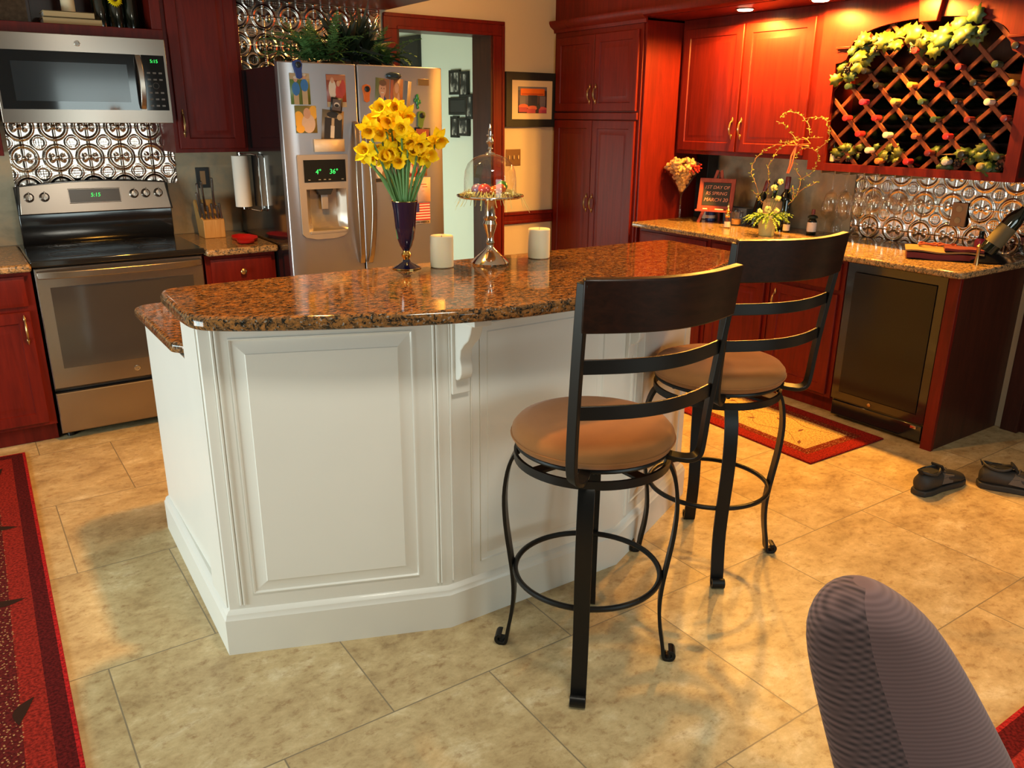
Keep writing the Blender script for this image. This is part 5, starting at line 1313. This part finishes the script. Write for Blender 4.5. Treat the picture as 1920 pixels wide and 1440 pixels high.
# bar top: bowed slab
def catmull(pts, n=6):
    out = []
    for i in range(len(pts)-1):
        p0 = V(pts[max(0, i-1)]); p1 = V(pts[i]); p2 = V(pts[i+1]); p3 = V(pts[min(len(pts)-1, i+2)])
        for k in range(n):
            s = k/n; out.append(tuple(0.5*((2*p1)+(p2-p0)*s+(2*p0-5*p1+4*p2-p3)*s*s+(3*p1-p0-3*p2+p3)*s**3)))
    out.append(tuple(pts[-1])); return out
front = catmull([(0.452, 2.22), (0.462, 2.13), (0.515, 2.068), (0.655, 1.983), (0.852, 1.890), (1.064, 1.812), (1.228, 1.775), (1.425, 1.760), (1.62, 1.762), (1.80, 1.778), (1.965, 1.812), (2.132, 1.879), (2.30, 1.955), (2.43, 2.03), (2.478, 2.11), (2.485, 2.20)], 4)
bar = front+[(2.485, 2.43), (2.478, 2.465), (2.455, 2.480), (2.40, 2.485), (0.56, 2.530), (0.50, 2.525), (0.470, 2.505), (0.458, 2.46)]
counter('countertop', bar, 1.032, 1.072, 'granite', 'bowed glossy brown granite bar top of the island', 0.014)
low = [(0.483, 2.555), (0.520, 2.505), (0.520, 2.39), (2.44, 2.39), (2.44, 3.15), (0.56, 3.150), (0.51, 3.138), (0.482, 3.10)]
counter('countertop', low, 0.864, 0.902, 'granite', 'lower brown granite countertop behind the raised bar of the island', 0.014)
BZ = 1.072
# vase and daffodils
t = thing('flower_vase', 'dark blue glazed trumpet vase with gold knop on the bar top', 'vase', (1.241, 2.44, BZ), 0, None, False)
obj('bowl', MB().lathe([(0.010, 0.058), (0.020, 0.075), (0.028, 0.10), (0.034, 0.14), (0.038, 0.19), (0.043, 0.222), (0.041, 0.222), (0.036, 0.19), (0.030, 0.14), (0.001, 0.08)], (0, 0, 0), 32, cap1=False), 'cobalt', t)
obj('rim', MB().tube([(0.0425*math.cos(a*PI/20), 0.0425*math.sin(a*PI/20), 0.2225) for a in range(40)], 0.0013, 6, True), 'gold', t)
obj('knop', MB().lathe([(0.010, 0.028), (0.011, 0.034), (0.016, 0.042), (0.016, 0.048), (0.011, 0.055), (0.011, 0.060), (0.008, 0.062)], (0, 0, 0), 24), 'gold', t)
obj('foot', MB().lathe([(0.047, 0), (0.047, 0.003), (0.030, 0.012), (0.014, 0.022), (0.011, 0.030)], (0, 0, 0), 32), 'cobalt', t)
obj('foot_rim', MB().tube([(0.047*math.cos(a*PI/20), 0.047*math.sin(a*PI/20), 0.0022) for a in range(40)], 0.0018, 6, True), 'gold', t)
random.seed(9)
az = R(-27)
def petal_strip(b, c, n, u, length, width, cup, nn=5):
    s = n.cross(u).normalized(); L_ = []; R_ = []; Mi = []
    for i in range(nn+1):
        f = i/nn; w_ = width*(math.sin(PI*min(1, f*0.86+0.14)))**0.8
        p = c+u*length*f+n*cup*(f*f)
        Mi.append(b.v(p-n*0.002)); L_.append(b.v(p-s*w_+n*0.002)); R_.append(b.v(p+s*w_+n*0.002))
    for i in range(nn):
        b._f([L_[i], Mi[i], Mi[i+1], L_[i+1]]); b._f([Mi[i], R_[i], R_[i+1], Mi[i+1]])
for k, (zx, zy) in enumerate(((400, 200), (590, 200), (690, 265), (330, 320), (500, 330), (230, 430), (370, 480), (640, 420), (180, 700), (330, 690), (480, 700), (620, 690), (720, 560), (850, 600), (940, 680), (1095, 560), (560, 560), (830, 740), (235, 770), (420, 790), (575, 800), (960, 760), (740, 700))):
    u_ = (zx/7.2+670-760)*0.00181; zc = 0.214+(378-(190+zy/7.2))*0.00184
    dpt = random.uniform(-0.05, 0.05)
    o = thing('daffodil', 'yellow daffodil in the dark blue vase', 'flower', (1.241, 2.44, BZ), az, 'daffodils in the blue vase', w=False)
    c = V((u_, dpt, zc)); n = V((u_*3+random.uniform(-.5, .5), -0.9+random.uniform(-.3, .3)+dpt*2, random.uniform(-0.6, 0.55)-0.1)).normalized()
    a0 = n.orthogonal().normalized(); b = MB()
    for j in range(6):
        u = (Matrix.Rotation(j*PI/3+random.uniform(-.12, .12), 3, n) @ a0); petal_strip(b, c, n, u, random.uniform(0.037, 0.045), 0.0140, random.uniform(-0.012, 0.006))
    obj('petals', b, 'petal', o)
    b = MB(); ring = []
    for f, rr in ((0, 0.009), (0.35, 0.0115), (0.7, 0.013), (0.92, 0.016), (1.0, 0.0195)):
        ring.append([c+n*(0.030*f)+(Matrix.Rotation(j*2*PI/20, 3, n) @ a0)*(rr*(1+(0.10*(j % 2) if f > 0.9 else 0))) for j in range(20)])
    b.rings(ring, True, True, False); obj('trumpet', b, 'trumpet', o)
    base = V((u_*0.12+random.uniform(-.012, .012), dpt*0.2, 0.10))
    neck = c-n*0.018
    b = MB(); b.tube([base, V((u_*0.28, dpt*0.3, 0.225)), V((u_*0.62, dpt*0.7, (zc+0.225)*0.5)), V((u_*0.9, dpt, zc-0.035)), neck, c-n*0.002], [0.0038, 0.004, 0.004, 0.0035, 0.004, 0.006], 8); obj('stem', b, 'stem', o)
# candles
for (x, y, lb) in ((1.355, 2.40, 'ivory pillar candle between the blue vase and the glass dome'), (1.745, 2.375, 'ivory pillar candle on the right of the glass dome')):
    t = thing('pillar_candle', lb, 'candle', (x, y, BZ), 0, 'pillar candles on the bar', w=False)
    obj('candle', MB().lathe([(0.036, 0), (0.0395, 0.003), (0.0395, 0.103), (0.037, 0.106), (0.030, 0.1045), (0.001, 0.101)], (0, 0, 0), 40), 'wax', t)
    obj('wick', MB().cyl((0, 0, 0.10), (0.001, 0, 0.112), 0.0009, n=6), 'black', t)
# domed cake stand
cs = thing('cake_stand', 'polished silver pedestal stand with glass dome on the bar top', 'cake stand', (1.528, 2.365, BZ), 0, None, False)
obj('pedestal', MB().lathe([(0.064, 0), (0.066, 0.006), (0.060, 0.014), (0.045, 0.028), (0.028, 0.042), (0.014, 0.056), (0.011, 0.066), (0.015, 0.074), (0.012, 0.084), (0.013, 0.10), (0.019, 0.118), (0.025, 0.138), (0.020, 0.15), (0.024, 0.158), (0.018, 0.166), (0.017, 0.20), (0.023, 0.220), (0.03, 0.224)], (0, 0, 0), 40), 'chrome', cs)
obj('plate', MB().lathe([(0.03, 0.222), (0.105, 0.226), (0.115, 0.232), (0.114, 0.235), (0.10, 0.231), (0.001, 0.229)], (0, 0, 0), 40), 'chrome', cs)
b = MB(); b.lathe([(0.0905, 0.232), (0.089, 0.245), (0.0885, 0.285), (0.085, 0.315), (0.075, 0.338), (0.055, 0.356), (0.03, 0.366), (0.012, 0.370)], (0, 0, 0), 40, cap0=False)
gd = obj('glass_dome', b, 'glass', cs)
fn = MB(); fn.lathe([(0.020, 0.368), (0.016, 0.373), (0.006, 0.376), (0.005, 0.38), (0.009, 0.386), (0.006, 0.392), (0.008, 0.40), (0.012, 0.41), (0.008, 0.42), (0.006, 0.43), (0.0075, 0.44), (0.004, 0.455), (0.001, 0.465)], (0, 0, 0), 16)
for s in (-1, 1):
    fn.sphere((s*0.010, 0, 0.407), 0.0055, 8); fn.sphere((s*0.009, 0, 0.428), 0.0045, 8); fn.sphere((0, s*0.010, 0.407), 0.0055, 8)
obj('finial', fn, 'chrome', gd)
egs = [(-0.035, -0.02, 0.256, (0.70, 0.10, 0.08), 'pink'), (-0.005, -0.040, 0.250, (0.75, 0.20, 0.03), 'orange'), (0.022, -0.030, 0.255, (0.72, 0.14, 0.03), 'red-orange'), (0.048, 0.0, 0.262, (0.10, 0.30, 0.03), 'green'), (-0.03, 0.03, 0.252, (0.35, 0.25, 0.45), 'lilac')]
for x, y, z, c, nm in egs:
    o = obj('easter_egg', MB().sphere((0, 0, 0), 0.019, 16, (1.0, 1.0, 1.0)), P(nm+'_foil_egg', c, 0.2, 0.3, coat=0.5)); o.scale = (1.25, 1, 1)
    tag(o, 'shiny %s egg under the glass dome' % nm, 'egg'); o.location = (1.528+x, 2.365+y, BZ+z); o.rotation_euler = (0, 0, x*30)
b = MB(); random.seed(31)
for k in range(230):
    a = random.uniform(0, 2*PI); r = 0.085*math.sqrt(random.uniform(0.02, 1.0)); out_ = k > 195
    if out_: r = random.uniform(0.085, 0.105)
    p = V((r*math.cos(a), r*math.sin(a), 0.236+random.uniform(0, 0.010)*(0 if out_ else 1)))
    d = V((math.cos(a+random.uniform(-1.8, 1.8)*(0.3 if out_ else 1)), math.sin(a+random.uniform(-1.8, 1.8)*(0.3 if out_ else 1)), 0.25 if not out_ else 0.1)); L = random.uniform(0.015, 0.03) if not out_ else random.uniform(0.02, 0.045)
    pts = [p+d*L*f+Z*((0.006*math.sin(f*PI*2)) - (0.9*L*f*f*(1.5 if out_ else 0.4))) for f in (0, .25, .5, .75, 1)]
    if not out_: pts = [V((q.x, q.y, max(q.z, 0.232))) for q in pts]
    b.bar(pts, Z.cross(d), 0.0016, 0.0004)
o = obj('paper_grass', b, 'straw'); o['kind'] = 'stuff'; tag(o, 'shredded yellow-green paper grass spilling from the cake stand plate', 'paper grass'); o.location = (1.528, 2.365, BZ)

# ------------------------------------------------------------------ bar stools
def stool(label, loc, rot, swivel):
    t = thing('bar_stool', label, 'bar stool', loc, rot, 'bar stools at the island', w=False)
    LP = [(0.205, 0.654), (0.222, 0.637), (0.239, 0.59), (0.249, 0.51), (0.245, 0.42), (0.233, 0.33), (0.2235, 0.26), (0.219, 0.19), (0.224, 0.12), (0.236, 0.05), (0.240, 0.018), (0.246, 0.006), (0.257, 0.004), (0.268, 0.009), (0.272, 0.021), (0.266, 0.031), (0.256, 0.030)]
    LP = [(p[0], p[1]) for p in catmull([V(p) for p in LP], 3)]
    for k in range(4):
        a = R(45+90*k); u = V((math.cos(a), math.sin(a), 0)); tg = V((-math.sin(a), math.cos(a), 0))
        lg = obj('leg', MB().bar([u*r+Z*z for r, z in LP], tg, 0.044, 0.0105), 'iron', t, bev=0.0015)
    obj('foot_ring', MB().tube([(0.214*math.cos(a*PI/32), 0.214*math.sin(a*PI/32), 0.285) for a in range(64)], 0.0085, 10, True), 'iron', t)
    b = MB(); b.bar([(0.217*math.cos(a*PI/32), 0.217*math.sin(a*PI/32), 0.657) for a in range(64)], Z, 0.024, 0.008, True)
    b.bar([(-0.21, 0, 0.654), (0.21, 0, 0.654)], Y, 0.035, 0.008); b.bar([(0, -0.21, 0.654), (0, 0.21, 0.654)], X, 0.035, 0.008)
    b.cyl((0, 0, 0.647), (0, 0, 0.690), 0.05, n=24)
    obj('base_ring', b, 'iron', t)
    # swivelling top
    Q = Matrix.Translation((0, 0, 0.022)) @ Matrix.Rotation(swivel, 4, 'Z')
    b = MB(); b.tube([Q @ V((0.212*math.cos(a*PI/32), 0.212*math.sin(a*PI/32), 0.672)) for a in range(64)], 0.007, 8, True)
    b.bar([Q @ V((-0.21, 0, 0.668)), Q @ V((0.21, 0, 0.668))], Q.to_3x3() @ Y, 0.03, 0.006)
    b.bar([Q @ V((0, -0.21, 0.668)), Q @ V((0, 0.21, 0.668))], Q.to_3x3() @ X, 0.03, 0.006)
    for a in range(6): b.cyl(Q @ V((0.19*math.cos(a*PI/3), 0.19*math.sin(a*PI/3), 0.655)), Q @ V((0.19*math.cos(a*PI/3), 0.19*math.sin(a*PI/3), 0.672)), 0.006)
    obj('seat_ring', b, 'iron', t)
    obj('seat', MB().lathe([(0.205, 0.674), (0.222, 0.682), (0.229, 0.698), (0.226, 0.716), (0.212, 0.732), (0.18, 0.743), (0.12, 0.750), (0.001, 0.753)], (0, 0, 0.022), 56), 'suede', t, sharp=70)
    b = MB(); b.tube([Q @ V((0.2295*math.cos(a*PI/32), 0.2295*math.sin(a*PI/32), 0.699)) for a in range(64)], 0.002, 6, True)
    obj('seat_welt', b, 'suede', t)
    def pp(s, z):   # post centre at height z
        f = (z-0.72)/(1.2-0.72)
        return V((s*(0.205+0.018*f), -0.222-0.055*f**1.3 if f > 0 else -0.222, z))
    for s in (-1, 1):
        pts = [V((s*0.128, -0.166, 0.672)), V((s*0.150, -0.190, 0.668)), V((s*0.178, -0.212, 0.668)), V((s*0.198, -0.220, 0.682)), pp(s, 0.72), pp(s, 0.80), pp(s, 0.90), pp(s, 1.0), pp(s, 1.1), pp(s, 1.19)]
        pts = [V(p) for p in catmull(pts, 4)]
        n = len(pts); Wd = []
        for i, p in enumerate(pts):
            Wd.append(Q.to_3x3() @ V((s*0.35, 1.0, 0.25 if i < n*0.35 else 0.1)))
        obj('back_post', MB().bar([Q @ p for p in pts], Wd, 0.030, 0.014), 'iron', t, bev=0.002)
    def arc_(z, bulge, ext=0.0, yo=0.0):
        a = pp(-1, z); c = pp(1, z)
        return [Q @ V((a.x-ext+(c.x-a.x+2*ext)*i/16, a.y+yo-bulge*math.sin(PI*i/16), z)) for i in range(17)]
    for z in (0.865, 0.985): obj('back_slat', MB().bar(arc_(z, 0.055, -0.004), Z, 0.036, 0.008), 'iron', t, bev=0.0015)
    A = [(p.x, p.y, p.z) for p in arc_(1.137, 0.062, 0.002, -0.004)]
    tilt = Q.to_3x3() @ V((0, -0.12, 1))
    obj('top_rail', MB().bar(A, tilt, 0.128, 0.024), 'walnut_rail', t, bev=0.004)
    return t
stool('nearer iron bar stool with tan suede seat in front of the island', (1.385, 1.615, 0), R(2), R(-9))
stool('farther iron bar stool with tan suede seat beside the rug', (2.140, 1.834, 0), R(10), R(-17))

# ------------------------------------------------------------------ rugs
def rug(name, label, cx, cy, w_, h_, rot, bands, field, scroll):
    m, nt, b_, d, tc, mth = rugmat(name.replace(' ', '_')+'_weave', field, w_, h_)
    r = nt.nodes.new('ShaderNodeValToRGB'); r.color_ramp.interpolation = 'CONSTANT'
    e = r.color_ramp.elements; mxd = 0.5
    e[0].position = 0; e[0].color = (*bands[0][1], 1); e[1].position = min(1, bands[1][0]/mxd); e[1].color = (*bands[1][1], 1)
    for p, c in bands[2:]:
        k = e.new(p/mxd); k.color = (*c, 1)
    nt.links.new(mth('DIVIDE', d, mxd), r.inputs[0])
    n = noise(nt, tc.outputs['Object'], 120, 2, 0.5); rr = ramp(nt, [(0.35, (0.5, 0.5, 0.5)), (0.65, (1.25, 1.2, 1.15))]); nt.links.new(n.outputs['Fac'], rr.inputs[0])
    mu = nt.nodes.new('ShaderNodeMix'); mu.data_type = 'RGBA'; mu.blend_type = 'MULTIPLY'; mu.inputs[0].default_value = 1
    nt.links.new(r.outputs[0], mu.inputs[6]); nt.links.new(rr.outputs[0], mu.inputs[7])
    # stippled dark band
    vo = nt.nodes.new('ShaderNodeTexVoronoi'); vo.inputs['Scale'].default_value = 95; nt.links.new(tc.outputs['Object'], vo.inputs['Vector'])
    lo, hi = scroll
    inb = mth('MULTIPLY', mth('GREATER_THAN', d, lo), mth('LESS_THAN', d, hi)); dots = mth('MULTIPLY', inb, mth('LESS_THAN', vo.outputs['Distance'], 0.28))
    c = mixc(nt, mth('MULTIPLY', dots, 0.75), mu.outputs[2], (0.36, 0.20, 0.09))
    nt.links.new(c, b_.inputs['Base Color']); b_.inputs['Roughness'].default_value = 1.0; b_.inputs['Specular IOR Level'].default_value = 0.1
    bp = nt.nodes.new('ShaderNodeBump'); bp.inputs['Strength'].default_value = 0.5; bp.inputs['Distance'].default_value = 0.003; nt.links.new(n.outputs['Fac'], bp.inputs['Height']); nt.links.new(bp.outputs[0], b_.inputs['Normal'])
    t = thing('rug', label, 'rug', (cx, cy, 0), rot, None, False)
    obj('pile', MB().box(-w_/2, w_/2, -h_/2, h_/2, 0.0005, 0.009), m, t, bev=0.002)
    return t
M['rugleaf'] = P('rug_leaf_brown', (0.14, 0.035, 0.015), 0.9)
t = rug('bar rug', 'small red-bordered runner with golden field on the floor before the bar', 3.47, 2.62, 0.585, 1.04, R(-1), [(0, (0.20, 0.012, 0.010)), (0.008, (0.24, 0.014, 0.009)), (0.075, (0.15, 0.022, 0.010)), (0.125, (0.50, 0.33, 0.12))], 0, (0.078, 0.135))
b = MB()
random.seed(2)
for (x, y, a) in ((-0.12, -0.32, 0.6), (-0.05, 0.05, 2.2), (0.06, -0.05, 1.2), (-0.08, 0.22, -0.4), (0.08, 0.3, 2.6), (0.02, -0.22, 0.1)):
    u = V((math.cos(a), math.sin(a), 0)); s = V((-math.sin(a), math.cos(a), 0)); p = V((x, y, 0.0096))
    b.poly([p-u*0.028, p+s*0.010, p+u*0.03, p-s*0.009])
for q in (((-0.13, -0.30), (-0.05, -0.18), (-0.10, -0.02), (0.0, 0.10), (-0.06, 0.30)), ((0.12, -0.34), (0.08, -0.2), (0.13, -0.05), (0.05, 0.15), (0.11, 0.36))):
    pts = [V((x, y, 0.0092)) for x, y in q]; b.tube([V(p) for p in catmull(pts, 5)], 0.0012, 4)
obj('leaf_scroll', b, 'rugleaf', t)
t = rug('dining rug', 'large burgundy rug with tan centre at the left edge of the floor', -0.745, 2.88, 1.62, 2.86, R(-1.4), [(0, (0.34, 0.012, 0.014)), (0.010, (0.075, 0.006, 0.007)), (0.058, (0.21, 0.016, 0.011)), (0.125, (0.085, 0.009, 0.009)), (0.192, (0.42, 0.30, 0.15))], 0, (0.122, 0.192))
for (x, y, a, s_) in ((0.70, 1.20, 1.4, 1), (0.69, 0.62, 2.6, 0.9), (0.67, 0.02, 2.9, 1), (0.70, -0.62, 1.2, 0.9), (0.64, -1.20, 0.5, 1.7), (0.50, -1.10, 2.8, 1.5)):
    b = MB(); u = V((math.cos(a), math.sin(a), 0)); s = V((-math.sin(a), math.cos(a), 0)); p = V((x, y, 0.0096))
    up_ = [p+(u*(k/8-0.5)*0.13+s*(0.020*math.sin(PI*k/8)+0.018*math.sin(PI*k/8)))*s_ for k in range(9)]
    dn_ = [p+(u*(k/8-0.5)*0.13+s*(-0.012*math.sin(PI*k/8)+0.010*math.sin(PI*k/8)))*s_ for k in range(8, -1, -1)]
    b.poly(up_+dn_[1:-1]); obj('leaf_motif', b, M.get('rugmotif') or M.setdefault('rugmotif', P('dark_rug_motif', (0.025, 0.010, 0.006), 1.0, spec=0.1)), t)
t = rug('corner rug', 'red rug corner at the lower right behind the upholstered chair', 2.32, 0.0, 1.7, 1.45, R(0), [(0, (0.42, 0.02, 0.018)), (0.012, (0.12, 0.008, 0.008)), (0.08, (0.32, 0.025, 0.018)), (0.16, (0.14, 0.012, 0.01)), (0.25, (0.42, 0.3, 0.15))], 0, (0.16, 0.25))

# ------------------------------------------------------------------ shoes
def shoe(label, loc, rot):
    t = thing('shoe', label, 'shoe', loc, rot, 'pair of shoes on the floor', w=False)
    # sections along the length: x, half width, sole z, top z, opening
    sec = [(-0.145, 0.018, 0.02, 0.060), (-0.135, 0.030, 0.012, 0.078), (-0.10, 0.036, 0.010, 0.085), (-0.05, 0.037, 0.010, 0.074), (0.0, 0.038, 0.010, 0.080), (0.05, 0.046, 0.010, 0.066), (0.09, 0.050, 0.010, 0.052), (0.125, 0.044, 0.012, 0.042), (0.15, 0.026, 0.018, 0.034), (0.157, 0.008, 0.024, 0.030)]
    b = MB(); rs = []
    for x, hw_, z0, z1 in sec:
        rs.append([V((x, hw_*math.cos(a), z0+(z1-z0)*(0.5+0.5*math.sin(a)) if math.sin(a) > 0 else z0+(z1-z0)*0.5*(1+math.sin(a)))) for a in [2*PI*k/20 for k in range(20)]])
    b.rings(rs); obj('upper', b, 'shoe', t, sharp=80)
    b = MB(); so = []
    for x, hw_ in ((-0.15, 0.012), (-0.142, 0.030), (-0.10, 0.040), (-0.03, 0.038), (0.04, 0.046), (0.09, 0.053), (0.13, 0.046), (0.155, 0.025), (0.162, 0.008)): so.append((x, hw_))
    pl = [(x, h) for x, h in so]+[(x, -h) for x, h in so[::-1]]
    b.prism(pl, 0.0, 0.022); obj('sole', b, 'shoe', t, bev=0.004)
    b = MB(); b.lathe([(0.031, 0.0), (0.030, 0.004), (0.022, -0.010), (0.001, -0.012)], (-0.083, 0, 0.083), 24, sx=1.75); obj('lining', b, 'shoein', t)
    b = MB(); b.tube([(-0.083+0.056*math.cos(a*PI/12), 0.032*math.sin(a*PI/12), 0.086+0.006*math.cos(2*a*PI/12)) for a in range(24)], 0.005, 8, True); obj('collar', b, 'shoe', t)
    b = MB(); b.bar([(-0.010, 0, 0.078), (-0.024, 0.0, 0.092), (-0.036, 0, 0.100)], Y, 0.046, 0.008); obj('tongue', b, 'shoein', t, bev=0.002)
    b = MB(); b.bar([(-0.14, 0, 0.082), (-0.150, 0, 0.10)], Y, 0.02, 0.005); obj('heel_tab', b, 'shoein', t, bev=0.002)
    b = MB()
    for s in (-1, 1):
        b.rings([[V((x, s*(0.040+dy), z)) for x, dy, z in ((-0.04, 0.0, 0.035), (0.03, 0.004, 0.03), (0.04, 0.0, 0.055), (-0.02, -0.008, 0.068))], [V((x, s*(0.034+dy), z)) for x, dy, z in ((-0.04, 0.0, 0.035), (0.03, 0.004, 0.03), (0.04, -0.004, 0.058), (-0.02, -0.014, 0.072))]])
    obj('side_mesh', b, 'shoegrey', t)
    b = MB()
    for x in (0.0, 0.022, 0.044): b.tube([(x-0.008, -0.026, 0.071-x*0.25), (x, 0, 0.084-x*0.32), (x+0.008, 0.026, 0.071-x*0.25)], 0.0028, 6)
    obj('laces', b, 'shoegrey', t)
    t.scale = (1.05, 1.12, 1.22)
    return t
shoe('dark shoe pointing away, left one of the pair near the wine cooler', (3.43, 1.635, 0), R(-2))
shoe('dark shoe seen from the side, right one of the pair cut by the photo edge', (3.69, 1.42, 0), R(-58))

# ------------------------------------------------------------------ upholstered chair, lower right
t = thing('upholstered_chair', 'chair back in dark checked and plain brown-grey fabric at the lower right', 'chair', (1.12, 0.42, 0), 0, None, True)
rows = [(0.93, (0.98, 0.557), (1.002, 0.543), 0.32), (0.927, (0.970, 0.5635), (1.009, 0.538), .36), (0.922, (0.958, 0.572), (1.020, 0.531), 0.39), (0.913, (0.948, 0.579), (1.033, 0.523), 0.38), (0.891, (0.935, 0.587), (1.060, 0.503), 0.36), (0.859, (0.928, 0.591), (1.088, 0.484), 0.35), (0.812, (0.932, 0.585), (1.116, 0.462), 0.37),
        (0.753, (0.942, 0.572), (1.145, 0.436), 0.38), (0.684, (0.955, 0.554), (1.175, 0.406), 0.39), (0.62, (0.966, 0.535), (1.201, 0.377), 0.39), (0.54, (0.98, 0.512), (1.225, 0.348), 0.39), (0.45, (0.995, 0.49), (1.24, 0.325), 0.39)]
NS = 48; rs = []
for z, L, R_, s in rows:
    L = V((*L, z)); R_ = V((*R_, z)); c = (L+R_)/2; u = (R_-L)/2; hw_ = u.length; un = u.normalized(); vn = V((-un.y, un.x, 0))*-1
    dep = min(0.062, hw_*0.75+0.01)
    ring = []
    for k in range(NS):
        a = 2*PI*k/NS; ring.append(c+un*hw_*math.cos(a)*0.985+vn*dep*math.sin(a)*(1.0 if math.sin(a) > 0 else 0.8))
    rs.append(ring)
b = MB(); vs = [[b.v(p) for p in r] for r in rs]
# seam angle faces the camera side; indices beyond it carry the checked weave
for i, (a_, c_) in enumerate(zip(vs, vs[1:])):
    for k in range(NS):
        a = 2*PI*(k+0.5)/NS; b.mi = 1 if math.cos(a) < -0.24 else 0
        b._f([a_[k], a_[(k+1) % NS], c_[(k+1) % NS], c_[k]])
b.mi = 0; b._f(vs[0][::-1]); b._f(vs[-1])
def weave(name, c1, c2, sx, sz, chk):
    m, nt, bs = newmat(name)
    tc = nt.nodes.new('ShaderNodeTexCoord'); mp = nt.nodes.new('ShaderNodeMapping'); mp.inputs['Rotation'].default_value = (0, 0, R(34)); mp.inputs['Scale'].default_value = (sx, sx, sz)
    nt.links.new(tc.outputs['Object'], mp.inputs['Vector'])
    sp = nt.nodes.new('ShaderNodeSeparateXYZ'); nt.links.new(mp.outputs[0], sp.inputs[0])
    def mth(op, a, b_=None):
        n = nt.nodes.new('ShaderNodeMath'); n.operation = op
        for i, x in enumerate((a, b_)):
            if x is None: continue
            if isinstance(x, (int, float)): n.inputs[i].default_value = x
            else: nt.links.new(x, n.inputs[i])
        return n.outputs[0]
    h = mth('SINE', sp.outputs[2])
    if chk: h = mth('MULTIPLY', h, mth('SINE', mth('ADD', sp.outputs[0], mth('MULTIPLY', sp.outputs[1], 1.0))))
    h = mth('ADD', mth('MULTIPLY', h, 0.5), 0.5)
    bs.inputs['Roughness'].default_value = 0.95; bs.inputs['Sheen Weight'].default_value = 0.1
    nt.links.new(mixc(nt, h, c1, c2), bs.inputs['Base Color'])
    bp = nt.nodes.new('ShaderNodeBump'); bp.inputs['Strength'].default_value = 0.5 if chk else 0.18; bp.inputs['Distance'].default_value = 0.0012; nt.links.new(h, bp.inputs['Height']); nt.links.new(bp.outputs[0], bs.inputs['Normal'])
    return m
M['plainweave'] = weave('plain_brown_weave', (0.13, 0.070, 0.066), (0.17, 0.095, 0.090), 500, 950, False)
M['checkweave'] = weave('dark_check_weave', (0.032, 0.017, 0.017), (0.15, 0.085, 0.08), 380, 520, True)
obj('backrest', b, ['plainweave', 'checkweave'], t, sharp=80, sub=1)
b = MB(); cu = V((0.83, -0.56, 0)); cv = V((-0.56, -0.83, 0)); cc = V((1.12, 0.40, 0))
pl = []
for k in range(32):
    a = 2*PI*k/32; p = cc+cv*0.25+cu*(0.24*math.copysign(abs(math.cos(a))**0.5, math.cos(a)))+cv*(0.24*math.copysign(abs(math.sin(a))**0.5, math.sin(a))); pl.append((p.x, p.y))
b.prism(pl, 0.40, 0.49); obj('seat', b, 'plainweave', t, bev=0.03, seg=4)
for su in (-1, 1):
    for sv in (0.06, 0.44):
        p = cc+cu*su*0.19+cv*sv; obj('leg', MB().cyl((p.x, p.y, 0), (p.x, p.y, 0.405), 0.015, 0.022), 'hardwood_dark', t)
